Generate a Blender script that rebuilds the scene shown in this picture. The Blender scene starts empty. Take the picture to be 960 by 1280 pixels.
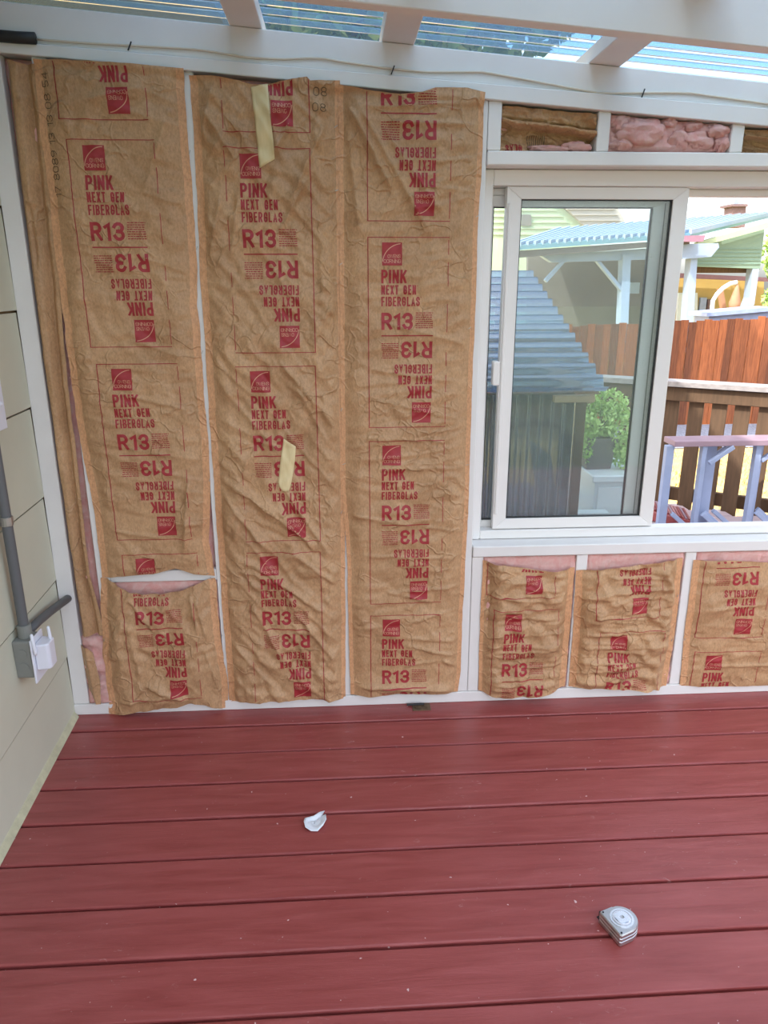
import bpy, bmesh, math, random
import numpy as np
from mathutils import Matrix, Vector

C = bpy.context.scene.collection
S = bpy.context.scene
# ------------------------------------------------------------------ camera, sky, sun, exposure
F = 915.0; CAMH = 1.385; D = 2.213              # focal length (px of 960 wide), eye height, distance to the back wall
yaw, pit, rol = math.radians(3.38), math.radians(17.3), -0.002
fw = np.array([math.sin(yaw)*math.cos(pit), math.cos(yaw)*math.cos(pit), -math.sin(pit)])
r0 = np.array([math.cos(yaw), -math.sin(yaw), 0.0]); u0 = np.cross(r0, fw)
rt = r0*math.cos(rol)+u0*math.sin(rol); up = -r0*math.sin(rol)+u0*math.cos(rol)
EYE = np.array([0, 0, CAMH])
cam = bpy.data.cameras.new('camera'); co = bpy.data.objects.new('camera', cam); C.objects.link(co)
cam.sensor_fit = 'VERTICAL'; cam.sensor_height = 36.0; cam.lens = F/1280*36.0; cam.clip_start = 0.02; cam.clip_end = 500
co.matrix_world = Matrix([[rt[0], up[0], -fw[0], 0], [rt[1], up[1], -fw[1], 0], [rt[2], up[2], -fw[2], CAMH], [0, 0, 0, 1]])
S.camera = co

world = bpy.data.worlds.new('sky'); S.world = world; world.use_nodes = True
wn = world.node_tree; wn.nodes.clear()
wo = wn.nodes.new('ShaderNodeOutputWorld'); wb = wn.nodes.new('ShaderNodeBackground')
sky = wn.nodes.new('ShaderNodeTexSky'); sky.sky_type = 'NISHITA'; sky.sun_disc = False
SUN_EL = math.radians(50); SUN_AZ = math.radians(35)     # sun stands behind the house on the left
sky.sun_elevation = SUN_EL; sky.sun_rotation = math.radians(235); sky.dust_density = 3.0; sky.air_density = 1.0
hs = wn.nodes.new('ShaderNodeHueSaturation'); hs.inputs['Saturation'].default_value = 0.48
wn.links.new(sky.outputs[0], hs.inputs['Color']); wn.links.new(hs.outputs[0], wb.inputs[0]); wn.links.new(wb.outputs[0], wo.inputs[0])
wb.inputs[1].default_value = 0.36
sl = bpy.data.lights.new('sun', 'SUN'); so = bpy.data.objects.new('sun', sl); C.objects.link(so)
sl.energy = 3.7; sl.angle = 0.009; sl.color = (1.0, 0.96, 0.90)
sdir = Vector((-math.cos(SUN_AZ)*math.cos(SUN_EL), -math.sin(SUN_AZ)*math.cos(SUN_EL), math.sin(SUN_EL)))
so.rotation_euler = sdir.to_track_quat('Z', 'Y').to_euler(); so.location = (-5, -4, 9)
S.view_settings.view_transform = 'Standard'; S.view_settings.look = 'None'
S.view_settings.exposure = 0.82; S.view_settings.gamma = 1.0; S.view_settings.use_curve_mapping = False

# ------------------------------------------------------------------ helpers
def ray(x, y): return fw + rt*((x-480)/F) + up*((640-y)/F)
def onY(x, y, Y): d = ray(x, y); return EYE + d*(Y/d[1])
def onZ(x, y, Z): d = ray(x, y); return EYE + d*((Z-CAMH)/d[2])
def onX(x, y, X): d = ray(x, y); return EYE + d*(X/d[0])

def srgb(r, g, b):
    f = lambda c: (c/255/12.92 if c/255 <= 0.04045 else ((c/255+0.055)/1.055)**2.4)
    return (f(r), f(g), f(b), 1)

def finish(o, mat, parent, smooth):
    C.objects.link(o)
    if mat: o.data.materials.append(mat)
    if smooth:
        o.data.polygons.foreach_set('use_smooth', [True]*len(o.data.polygons))
    if parent is not None:
        o.parent = parent; o.matrix_parent_inverse = Matrix.Translation(-Vector(parent['_loc'])) if '_loc' in parent else Matrix.Identity(4)
    return o
def mesh(name, v, f, mat, parent=None, smooth=False):
    me = bpy.data.meshes.new(name); me.from_pydata([tuple(map(float, p)) for p in v], [], [tuple(map(int, q)) for q in f]); me.update()
    return finish(bpy.data.objects.new(name, me), mat, parent, smooth)
def empty(name, loc, label=None, cat=None, group=None, kind=None):
    o = bpy.data.objects.new(name, None); C.objects.link(o); o.location = loc; o.empty_display_size = 0.05
    o['_loc'] = [float(c) for c in loc]
    return tag(o, label, cat, group, kind)
def tag(o, label=None, cat=None, group=None, kind=None):
    if label: o['label'] = label
    if cat: o['category'] = cat
    if group: o['group'] = group
    if kind: o['kind'] = kind
    return o

class MB:
    def __init__(s): s.v = []; s.f = []
    def add(s, v, f):
        n = len(s.v); s.v += [tuple(map(float, p)) for p in v]; s.f += [tuple(i+n for i in q) for q in f]; return s
    def hexa(s, p):            # 8 corners: bottom ring then top ring
        return s.add(p, [(3, 2, 1, 0), (4, 5, 6, 7), (0, 1, 5, 4), (1, 2, 6, 5), (2, 3, 7, 6), (3, 0, 4, 7)])
    def box(s, a, b):
        x0, y0, z0 = [min(a[i], b[i]) for i in range(3)]; x1, y1, z1 = [max(a[i], b[i]) for i in range(3)]
        return s.hexa([(x0, y0, z0), (x1, y0, z0), (x1, y1, z0), (x0, y1, z0), (x0, y0, z1), (x1, y0, z1), (x1, y1, z1), (x0, y1, z1)])
    def prism(s, poly, vec):
        n = len(poly); a = [np.array(p, float) for p in poly]; b = [p+np.array(vec, float) for p in a]
        return s.add(a+b, [tuple(range(n))[::-1], tuple(range(n, 2*n))]+[(i, (i+1) % n, n+(i+1) % n, n+i) for i in range(n)])
    def bar(s, a, b, w, h, side=None):      # beam from a to b with cross-section w (sideways) x h
        a = Vector(a); b = Vector(b); d = (b-a).normalized()
        x = (Vector(side) if side else d.cross(Vector((0, 0, 1)) if abs(d.z) < 0.9 else Vector((0, 1, 0)))).normalized(); x = (x-d*x.dot(d)).normalized(); y = d.cross(x)
        P = []
        for p in (a, b): P += [p-x*w/2-y*h/2, p+x*w/2-y*h/2, p+x*w/2+y*h/2, p-x*w/2+y*h/2]
        return s.hexa(P)
    def tube(s, pts, r, n=10):
        pts = [Vector(p) for p in pts]; m = len(pts); rr = r if isinstance(r, (list, tuple)) else [r]*m
        V = []; Fc = []; prev = None
        for i, p in enumerate(pts):
            t = (pts[min(i+1, m-1)]-pts[max(i-1, 0)]).normalized()
            if prev is None: prev = t.cross(Vector((0, 0, 1)) if abs(t.z) < 0.9 else Vector((1, 0, 0)))
            x = (prev-t*prev.dot(t)).normalized(); y = t.cross(x); prev = x
            for k in range(n):
                a = 2*math.pi*k/n; V.append(p+(x*math.cos(a)+y*math.sin(a))*rr[i])
        for i in range(m-1):
            for k in range(n): Fc.append((i*n+k, i*n+(k+1) % n, (i+1)*n+(k+1) % n, (i+1)*n+k))
        Fc += [tuple(range(n))[::-1], tuple(range((m-1)*n, m*n))]
        return s.add(V, Fc)
    def build(s, name, mat, parent=None, bevel=0, seg=1, smooth=False):
        o = mesh(name, s.v, s.f, mat, None, False)
        if bevel or True:
            bm = bmesh.new(); bm.from_mesh(o.data); bmesh.ops.recalc_face_normals(bm, faces=bm.faces)
            if bevel:
                ed = [e for e in bm.edges if len(e.link_faces) == 2 and e.calc_face_angle() > 0.6]
                bmesh.ops.bevel(bm, geom=ed, offset=bevel, segments=seg, profile=0.5, affect='EDGES', clamp_overlap=True)
            bm.to_mesh(o.data); bm.free()
        if smooth: o.data.polygons.foreach_set('use_smooth', [True]*len(o.data.polygons))
        if parent is not None:
            o.parent = parent; o.matrix_parent_inverse = Matrix.Translation(-Vector(parent['_loc'])) if '_loc' in parent else Matrix.Identity(4)
        return o

# ------------------------------------------------------------------ numpy noise
def hsh(i, j, seed):
    v = np.sin(i*127.1+j*311.7+seed*74.7)*43758.5453
    return v-np.floor(v)
def vn(x, y, seed=0):
    xi = np.floor(x); yi = np.floor(y); a = x-xi; b = y-yi; a = a*a*a*(a*(a*6-15)+10); b = b*b*b*(b*(b*6-15)+10)
    return (hsh(xi, yi, seed)*(1-a)+hsh(xi+1, yi, seed)*a)*(1-b)+(hsh(xi, yi+1, seed)*(1-a)+hsh(xi+1, yi+1, seed)*a)*b
def fbm(x, y, seed=0, o=3):
    s = 0; w = 1; t = 0
    for k in range(o): s = s+w*vn(x*2**k+k*7.3, y*2**k+k*3.1, seed+k); t += w; w *= 0.5
    return s/t
def ridge(x, y, seed=0): return (1-np.abs(2*fbm(x, y, seed, 2)-1))**3
def sm(t): t = np.clip(t, 0, 1); return t*t*(3-2*t)

# ------------------------------------------------------------------ materials
MATS = {}
def nt(name):
    m = bpy.data.materials.new(name); m.use_nodes = True; t = m.node_tree
    MATS[name] = m
    return m, t, t.nodes['Principled BSDF']
def coords(t, scale=(1, 1, 1), rot=(0, 0, 0)):
    tc = t.nodes.new('ShaderNodeTexCoord'); mp = t.nodes.new('ShaderNodeMapping')
    mp.inputs['Scale'].default_value = scale; mp.inputs['Rotation'].default_value = rot
    t.links.new(tc.outputs['Object'], mp.inputs[0]); return mp.outputs[0]
def noise(t, vec, sc, det=4, rough=0.55, dist=0):
    n = t.nodes.new('ShaderNodeTexNoise'); n.inputs['Scale'].default_value = sc; n.inputs['Detail'].default_value = det
    n.inputs['Roughness'].default_value = rough; n.inputs['Distortion'].default_value = dist
    t.links.new(vec, n.inputs['Vector']); return n.outputs['Fac']
def ramp(t, fac, stops):
    r = t.nodes.new('ShaderNodeValToRGB'); e = r.color_ramp.elements
    while len(e) < len(stops): e.new(0.5)
    for i, (p, c) in enumerate(stops): e[i].position = p; e[i].color = c if len(c) == 4 else (*c, 1)
    t.links.new(fac, r.inputs[0]); return r.outputs[0]
def mixc(t, fac, a, b, mode='MIX'):
    m = t.nodes.new('ShaderNodeMix'); m.data_type = 'RGBA'; m.blend_type = mode
    for i, val in ((0, fac), (6, a), (7, b)):
        if isinstance(val, (int, float)): m.inputs[i].default_value = val
        elif isinstance(val, tuple): m.inputs[i].default_value = val
        else: t.links.new(val, m.inputs[i])
    return m.outputs[2]
def bump(t, b, h, strength=0.3, dist=0.01):
    n = t.nodes.new('ShaderNodeBump'); n.inputs['Strength'].default_value = strength; n.inputs['Distance'].default_value = dist
    t.links.new(h, n.inputs['Height'])
    if b.inputs['Normal'].is_linked: t.links.new(b.inputs['Normal'].links[0].from_socket, n.inputs['Normal'])
    t.links.new(n.outputs[0], b.inputs['Normal'])
def simple(name, col, rough=0.6, var=0.12, sc=8.0, metal=0.0, bumps=0.0, stretch=(1, 1, 1), spec=0.5):
    m, t, b = nt(name)
    v = coords(t, stretch); n = noise(t, v, sc, 5)
    lo = tuple(c*(1-var) for c in col[:3])+(1,); hi = tuple(min(1, c*(1+var)) for c in col[:3])+(1,)
    t.links.new(ramp(t, n, [(0.3, lo), (0.7, hi)]), b.inputs['Base Color'])
    b.inputs['Roughness'].default_value = rough; b.inputs['Metallic'].default_value = metal; b.inputs['Specular IOR Level'].default_value = spec
    if bumps: bump(t, b, noise(t, v, sc*4, 5), bumps, 0.004)
    return m

def varied(name, a, b_, rough, stretch):
    m, t, b = nt(name); v = coords(t, stretch); oi = t.nodes.new('ShaderNodeObjectInfo')
    c = ramp(t, oi.outputs['Random'], [(0.0, a), (1.0, b_)]); n = noise(t, v, 7, 5)
    c = mixc(t, 1.0, c, ramp(t, n, [(0.3, (0.6, 0.55, 0.5, 1)), (0.7, (1.2, 1.2, 1.2, 1))]), 'MULTIPLY'); t.links.new(c, b.inputs['Base Color']); b.inputs['Roughness'].default_value = rough
    bump(t, b, n, 0.3, 0.006); return m
WHITE = simple('white_paint', srgb(230, 228, 226), 0.55, 0.03, 6, bumps=0.08)
VINYL = simple('white_vinyl', srgb(232, 229, 226), 0.35, 0.015, 3)
# kraft paper
def kraft(name, c_lo, c_hi, dark):
    m, t, b = nt(name)
    v = coords(t)
    big = noise(t, v, 5, 4, 0.6); fine = noise(t, coords(t, (1, 1, 0.55)), 190, 3, 0.7)
    base = ramp(t, big, [(0.3, c_lo), (0.7, c_hi)])
    f2 = ramp(t, fine, [(0.32, (0.80, 0.79, 0.77, 1)), (0.62, (1.06, 1.06, 1.06, 1))])
    c = mixc(t, 1.0, base, f2, 'MULTIPLY')
    sp = ramp(t, noise(t, v, 30, 2, 0.5), [(0.70, (1, 1, 1, 1)), (0.80, (0.72, 0.68, 0.62, 1))])
    c = mixc(t, 0.8, c, sp, 'MULTIPLY')
    t.links.new(c, b.inputs['Base Color']); b.inputs['Roughness'].default_value = 0.48; b.inputs['Specular IOR Level'].default_value = 0.35
    vo = t.nodes.new('ShaderNodeTexVoronoi'); vo.feature = 'DISTANCE_TO_EDGE'; vo.inputs['Scale'].default_value = 13
    dn = t.nodes.new('ShaderNodeTexNoise'); dn.inputs['Scale'].default_value = 9; t.links.new(v, dn.inputs['Vector'])
    mv = t.nodes.new('ShaderNodeMix'); mv.data_type = 'VECTOR'; mv.inputs[0].default_value = 0.2
    t.links.new(v, mv.inputs[4]); t.links.new(dn.outputs['Color'], mv.inputs[5]); t.links.new(mv.outputs[1], vo.inputs['Vector'])
    cr_ = ramp(t, vo.outputs['Distance'], [(0.0, (1, 1, 1, 1)), (0.07, (0, 0, 0, 1))]); mk = ramp(t, noise(t, v, 7, 2, 0.5), [(0.46, (0, 0, 0, 1)), (0.58, (1, 1, 1, 1))])
    bump(t, b, mixc(t, 1.0, cr_, mk, 'MULTIPLY'), 0.55, 0.005)
    bump(t, b, noise(t, coords(t, (1, 1, 0.45)), 38, 6, 0.65, 0.8), 0.40, 0.006)
    return m
KRAFT = kraft('kraft_paper', srgb(178, 139, 102), srgb(199, 159, 119), 0)
FLANGE = kraft('kraft_flange', srgb(208, 156, 114), srgb(216, 166, 124), 0)
RED = simple('red_ink', srgb(160, 44, 50), 0.55, 0.10, 60)
LOGOLT = simple('unprinted_paper', srgb(206, 150, 122), 0.55, 0.05, 60)
BLACKINK = simple('black_ink', srgb(92, 76, 56), 0.6, 0.1, 60)
TAPE = simple('masking_tape_cream', srgb(226, 206, 158), 0.55, 0.05, 30, bumps=0.3, stretch=(1, 1, 0.2))
m, t, b = nt('pink_fiberglass')
v = coords(t); n1 = noise(t, v, 28, 6, 0.7, 1.0)
t.links.new(ramp(t, n1, [(0.3, srgb(248, 176, 168)), (0.7, srgb(255, 214, 206))]), b.inputs['Base Color']); b.inputs['Roughness'].default_value = 0.9
b.inputs['Specular IOR Level'].default_value = 0.1
bump(t, b, noise(t, v, 90, 6, 0.8, 2.0), 0.8, 0.01); PINK = m
# stained deck
m, t, b = nt('red_deck_stain')
oi = t.nodes.new('ShaderNodeObjectInfo')
tc = t.nodes.new('ShaderNodeTexCoord'); mp = t.nodes.new('ShaderNodeMapping'); t.links.new(tc.outputs['Object'], mp.inputs[0])
mp.inputs['Scale'].default_value = (1.0, 9.0, 9.0)
ad = t.nodes.new('ShaderNodeVectorMath'); ad.operation = 'ADD'; cb = t.nodes.new('ShaderNodeCombineXYZ'); ml = t.nodes.new('ShaderNodeMath'); ml.operation = 'MULTIPLY'; ml.inputs[1].default_value = 37
t.links.new(oi.outputs['Random'], ml.inputs[0]); t.links.new(ml.outputs[0], cb.inputs[0]); t.links.new(ml.outputs[0], cb.inputs[1])
t.links.new(mp.outputs[0], ad.inputs[0]); t.links.new(cb.outputs[0], ad.inputs[1]); v = ad.outputs[0]
g = noise(t, v, 4, 6, 0.6, 0.6)
c = ramp(t, g, [(0.22, srgb(134, 58, 56)), (0.5, srgb(152, 74, 72)), (0.78, srgb(166, 86, 85))])
vp = coords(t)
scr = noise(t, coords(t, (3, 7, 1), (0, 0, 0.5)), 9, 8, 0.75, 1.2)
area = noise(t, vp, 3.2, 3, 0.6)
mul = t.nodes.new('ShaderNodeMath'); mul.operation = 'MULTIPLY'
t.links.new(ramp(t, scr, [(0.61, (0, 0, 0, 1)), (0.70, (1, 1, 1, 1))]), mul.inputs[0]); t.links.new(ramp(t, area, [(0.46, (0, 0, 0, 1)), (0.60, (0.7, 0.7, 0.7, 1))]), mul.inputs[1])
c = mixc(t, mul.outputs[0], c, srgb(205, 160, 158))
fl = ramp(t, noise(t, vp, 75, 2, 0.4), [(0.76, (0, 0, 0, 1)), (0.78, (1, 1, 1, 1))])
c = mixc(t, fl, c, srgb(220, 190, 190))
t.links.new(c, b.inputs['Base Color']); b.inputs['Roughness'].default_value = 0.31; b.inputs['Specular IOR Level'].default_value = 0.5
bump(t, b, g, 0.25, 0.006); bump(t, b, noise(t, v, 30, 4, 0.7), 0.18, 0.003); DECK = m
SIDING = simple('sage_siding', srgb(205, 204, 184), 0.6, 0.03, 5, bumps=0.06)
SEAL = simple('sealant', srgb(196, 192, 160), 0.7, 0.15, 25, bumps=0.4)
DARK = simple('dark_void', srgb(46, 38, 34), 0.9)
GREY = simple('grey_conduit', srgb(96, 98, 100), 0.5, 0.04, 10)
GREYBOX = simple('grey_box', srgb(128, 130, 124), 0.55, 0.05, 20, bumps=0.15)
PLAST = simple('white_plastic', srgb(226, 228, 238), 0.3, 0.01, 10)
STEEL = simple('galvanised', srgb(176, 176, 172), 0.35, 0.1, 30, metal=0.9)
CHROME = simple('chrome', srgb(226, 232, 238), 0.22, 0.04, 40, metal=0.9)
CHROMED = simple('brushed_chrome', srgb(196, 198, 200), 0.28, 0.05, 60, metal=0.9)
BLACK = simple('black_rubber', srgb(36, 36, 38), 0.5, 0.05)
RUST = simple('rusty_metal', srgb(112, 92, 70), 0.6, 0.35, 60, metal=0.5, bumps=0.5)
CHIP = simple('paper_scrap', srgb(228, 234, 240), 0.5, 0.03, 40)
WIRE = simple('cream_wire', srgb(214, 202, 184), 0.5, 0.03)
OSB = simple('sheathing', srgb(150, 120, 86), 0.8, 0.2, 12)
CEDAR = varied('cedar_board', srgb(104, 60, 38), srgb(168, 98, 58), 0.75, (9, 9, 0.6)); _unused = None if True else simple('cedar_board', srgb(150, 92, 58), 0.75, 0.35, 7, bumps=0.2, stretch=(9, 9, 0.6))
RAILW = simple('weathered_rail', srgb(92, 70, 50), 0.8, 0.25, 8, bumps=0.2, stretch=(6, 6, 0.6))
CAPW = simple('weathered_cap', srgb(150, 144, 142), 0.6, 0.2, 8, stretch=(0.6, 6, 6))
BLUEGREY = simple('blue_grey_paint', srgb(150, 164, 194), 0.5, 0.08, 8)
PURPLE = simple('mauve_paint', srgb(152, 128, 140), 0.5, 0.1, 8)
CABW = simple('cabinet_white', srgb(214, 224, 226), 0.4, 0.02)
POT = simple('grey_pot', srgb(104, 98, 96), 0.6, 0.12, 12)
METALROOF = simple('metal_roof', srgb(96, 138, 154), 0.35, 0.06, 3)
PALEBLUE = simple('pale_blue_trim', srgb(150, 168, 192), 0.6, 0.04)
GREENWALL = simple('green_siding', srgb(122, 146, 130), 0.7, 0.06, 2)
CREAMG = simple('pale_green_siding', srgb(170, 184, 152), 0.7, 0.05, 2)
SHINGLE = simple('pale_shingle', srgb(176, 164, 156), 0.8, 0.06, 6)
YELLOW = simple('yellow_wall', srgb(180, 154, 92), 0.7, 0.06, 2)
MAUVEG = simple('mauve_gutter', srgb(150, 112, 130), 0.5, 0.06)
DARKWALL = simple('dark_wall', srgb(104, 98, 92), 0.8, 0.15, 1.5)  # grey-brown for the carport back wall, fascia and a house window
BRICK = simple('brick_red', srgb(118, 98, 98), 0.8, 0.2, 10)
UMBR = simple('umbrella_cloth', srgb(170, 128, 100), 0.8, 0.08)
BARK = simple('bark', srgb(96, 80, 66), 0.9, 0.25, 10)
GRASS = simple('dry_grass', srgb(206, 176, 112), 0.9, 0.25, 3)
DIMGREEN = simple('dim_green_ground', srgb(84, 96, 60), 0.95, 0.25, 4)  # dark green chosen to keep reflections in the window glass dim
DECKGLARE = simple('deck_sky_glare', srgb(196, 178, 184), 0.35, 0.12, 5, stretch=(1, 8, 8))  # pale grey-pink stands in for sky glare on the outdoor boards
GRAVEL = simple('gravel', srgb(132, 136, 150), 0.9, 0.5, 30)
ROOFD = simple('dark_eave', srgb(60, 62, 60), 0.8, 0.1)
WOODL = simple('pale_timber', srgb(196, 166, 128), 0.7, 0.1, 6)
def leafmat(name, a, b_):
    m, t, b = nt(name)
    v = coords(t); t.links.new(ramp(t, noise(t, v, 4, 4), [(0.3, a), (0.7, b_)]), b.inputs['Base Color']); b.inputs['Roughness'].default_value = 0.6
    return m
LEAF = leafmat('leaf_green', srgb(64, 92, 48), srgb(112, 140, 70)); LEAFL = leafmat('leaf_light', srgb(140, 182, 86), srgb(196, 224, 140))
# glass and roof sheets
def glass(name, tint, haze, spec, dust, hz=(0.8, 0.86, 0.88, 1), ior=1.45):
    m = bpy.data.materials.new(name); m.use_nodes = True; t = m.node_tree; t.nodes.clear()
    o = t.nodes.new('ShaderNodeOutputMaterial'); tr = t.nodes.new('ShaderNodeBsdfTransparent'); tr.inputs[0].default_value = tint
    gl = t.nodes.new('ShaderNodeBsdfGlossy'); gl.inputs['Roughness'].default_value = spec
    fr = t.nodes.new('ShaderNodeFresnel'); fr.inputs['IOR'].default_value = ior
    m1 = t.nodes.new('ShaderNodeMixShader'); t.links.new(fr.outputs[0], m1.inputs[0]); t.links.new(tr.outputs[0], m1.inputs[1]); t.links.new(gl.outputs[0], m1.inputs[2])
    df = t.nodes.new('ShaderNodeBsdfTranslucent'); df.inputs[0].default_value = hz
    d2 = t.nodes.new('ShaderNodeBsdfDiffuse'); d2.inputs[0].default_value = hz
    ds = t.nodes.new('ShaderNodeMixShader'); ds.inputs[0].default_value = 0.6; t.links.new(d2.outputs[0], ds.inputs[1]); t.links.new(df.outputs[0], ds.inputs[2])
    v = coords(t); n = ramp(t, noise(t, v, dust[0], 2, 0.5), [(dust[1], (haze,)*3+(1,)), (dust[1]+0.08, (dust[2],)*3+(1,))])
    m2 = t.nodes.new('ShaderNodeMixShader'); t.links.new(n, m2.inputs[0]); t.links.new(m1.outputs[0], m2.inputs[1]); t.links.new(ds.outputs[0], m2.inputs[2])
    t.links.new(m2.outputs[0], o.inputs[0]); return m
GLASS = glass('window_glass', (0.93, 0.97, 0.972, 1), 0.05, 0.0, (420, 0.66, 0.30), (0.88, 0.90, 0.89, 1))
SHEET = glass('roof_sheet', (0.66, 0.82, 0.93, 1), 0.22, 0.08, (90, 0.74, 0.6), (0.36, 0.56, 0.76, 1), 1.18)
SHEDM = glass('blue_roof_sheet', (0.20, 0.42, 0.70, 1), 0.45, 0.10, (60, 0.75, 0.6), (0.08, 0.20, 0.44, 1), 6.0)
SMOKE = glass('smoked_sheet', (0.16, 0.18, 0.21, 1), 0.55, 0.15, (60, 0.78, 0.6), (0.13, 0.155, 0.19, 1))

# ------------------------------------------------------------------ condensed sans lettering built from strokes
def arc(cx, cy, rx, ry, a0, a1, n=8): return [(cx+rx*math.cos(math.radians(a0+(a1-a0)*i/n)), cy+ry*math.sin(math.radians(a0+(a1-a0)*i/n))) for i in range(n+1)]
GL = {'I': (0.0, [[(0, 0), (0, 1)]]), 'L': (0.8, [[(0, 1), (0, 0), (1, 0)]]), 'T': (0.9, [[(0, 1), (1, 1)], [(0.5, 1), (0.5, 0)]]),
      'E': (0.8, [[(1, 1), (0, 1), (0, 0), (1, 0)], [(0, 0.52), (0.85, 0.52)]]), 'F': (0.8, [[(1, 1), (0, 1), (0, 0)], [(0, 0.5), (0.85, 0.5)]]),
      'N': (1.0, [[(0, 0), (0, 1)], [(0, 1), (1, 0)], [(1, 0), (1, 1)]]), 'K': (1.0, [[(0, 0), (0, 1)], [(1, 1), (0.02, 0.36)], [(0.36, 0.6), (1, 0)]]), 'X': (1.0, [[(0, 0), (1, 1)], [(0, 1), (1, 0)]]),
      'P': (1.0, [[(0, 0), (0, 1), (0.55, 1)]+arc(0.55, 0.73, 0.45, 0.27, 80, -90)+[(0, 0.46)]]), 'R': (1.0, [[(0, 0), (0, 1), (0.55, 1)]+arc(0.55, 0.74, 0.45, 0.26, 80, -90)+[(0, 0.48)], [(0.5, 0.48), (1, 0)]]),
      'B': (1.0, [[(0, 0), (0, 1), (0.55, 1)]+arc(0.55, 0.76, 0.4, 0.24, 80, -90)+[(0, 0.52)], [(0.5, 0.52)]+arc(0.55, 0.26, 0.45, 0.26, 80, -90)+[(0, 0)]]),
      'A': (1.0, [[(0, 0), (0.5, 1), (1, 0)], [(0.2, 0.28), (0.8, 0.28)]]), 'W': (1.5, [[(0, 1), (0.25, 0), (0.5, 1), (0.75, 0), (1, 1)]]),
      'O': (1.0, [arc(0.5, 0.7, 0.5, 0.3, 0, 180)+arc(0.5, 0.3, 0.5, 0.3, 180, 360)+[(1, 0.7)]]), 'C': (1.0, [[(1, 0.66)]+arc(0.5, 0.7, 0.5, 0.3, 0, 180)+arc(0.5, 0.3, 0.5, 0.3, 180, 360)+[(1, 0.34)]]),
      'G': (1.0, [[(1, 0.68)]+arc(0.5, 0.7, 0.5, 0.3, 0, 180)+arc(0.5, 0.3, 0.5, 0.3, 180, 360)+[(1, 0.46), (0.55, 0.46)]]),
      'S': (1.0, [[(1, 0.72)]+arc(0.5, 0.75, 0.5, 0.25, 0, 180)+[(0.05, 0.64), (0.95, 0.38)]+arc(0.5, 0.25, 0.5, 0.25, 0, -180)+[(0, 0.28)]]),
      '1': (0.45, [[(0, 0.80), (1, 1), (1, 0)]]), '3': (1.0, [arc(0.5, 0.74, 0.48, 0.26, 165, -80)+[(0.4, 0.5)], arc(0.5, 0.26, 0.5, 0.26, 80, -165)]),
      '0': (1.0, [arc(0.5, 0.7, 0.5, 0.3, 0, 180)+arc(0.5, 0.3, 0.5, 0.3, 180, 360)+[(1, 0.7)]]), '8': (1.0, [arc(0.5, 0.75, 0.45, 0.25, 0, 360, 14), arc(0.5, 0.26, 0.5, 0.26, 0, 360, 14)]),
      '7': (1.0, [[(0, 1), (1, 1), (0.3, 0)]]), '9': (1.0, [arc(0.5, 0.72, 0.5, 0.28, 0, 360, 14), [(1, 0.72), (0.95, 0.3), (0.4, 0)]]), '5': (1.0, [[(1, 1), (0.05, 1), (0, 0.55)]+arc(0.5, 0.3, 0.5, 0.3, 120, -150)]), '4': (1.0, [[(0.75, 0), (0.75, 1), (0, 0.3), (1, 0.3)]]), ' ': (0.5, [])}
def word(s_, x0, x1, y0, y1, tk, gap=0.55):
    """letters of stroke thickness tk filling the box; gap between letters in stroke thicknesses"""
    n = len(s_); free = (x1-x0)-n*tk-(n-1)*tk*gap; cw = free/sum(GL[c][0] for c in s_); out = []; x = x0+tk/2
    for c in s_:
        w, strokes = GL[c]
        for st_ in strokes:
            P = np.array([(x+px*w*cw, y0+tk/2+py*(y1-y0-tk)) for px, py in st_]); m_ = len(P); d = np.diff(P, axis=0); d /= np.linalg.norm(d, axis=1)[:, None]
            d0 = np.vstack([d[:1], d]); d1 = np.vstack([d, d[-1:]]); nn_ = np.stack([-(d0+d1)[:, 1], (d0+d1)[:, 0]], 1); nn_ /= np.maximum(np.linalg.norm(nn_, axis=1), 1e-6)[:, None]
            cs_ = np.clip((nn_*np.stack([-d1[:, 1], d1[:, 0]], 1)).sum(1), 0.45, 1); nn_ = nn_/cs_[:, None]*tk/2
            Pe = P.copy(); Pe[0] -= d[0]*tk/2*0.98; Pe[-1] += d[-1]*tk/2*0.98
            a, b_ = np.clip(Pe+nn_, [x0-1, y0], [x1+1, y1]), np.clip(Pe-nn_, [x0-1, y0], [x1+1, y1])
            for i in range(m_-1): out += [[a[i], b_[i], b_[i+1]], [a[i], b_[i+1], a[i+1]]]
        x += w*cw+tk*(1+gap)
    return np.array(out)
def rect(x0, x1, y0, y1): return np.array([[[x0, y0], [x1, y0], [x1, y1]], [[x0, y0], [x1, y1], [x0, y1]]], float)
def split(tri, L):
    for _ in range(12):
        e = np.linalg.norm(tri-np.roll(tri, -1, 1), axis=2); k = e.argmax(1); big = e.max(1) > L
        if not big.any(): break
        keep = tri[~big]; tb = tri[big]; kb = k[big]; i = np.arange(len(tb))
        a = tb[i, kb]; b_ = tb[i, (kb+1) % 3]; c_ = tb[i, (kb+2) % 3]; m_ = (a+b_)/2
        tri = np.concatenate([keep, np.stack([a, m_, c_], 1), np.stack([m_, b_, c_], 1)])
    return tri
random.seed(5)
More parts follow.
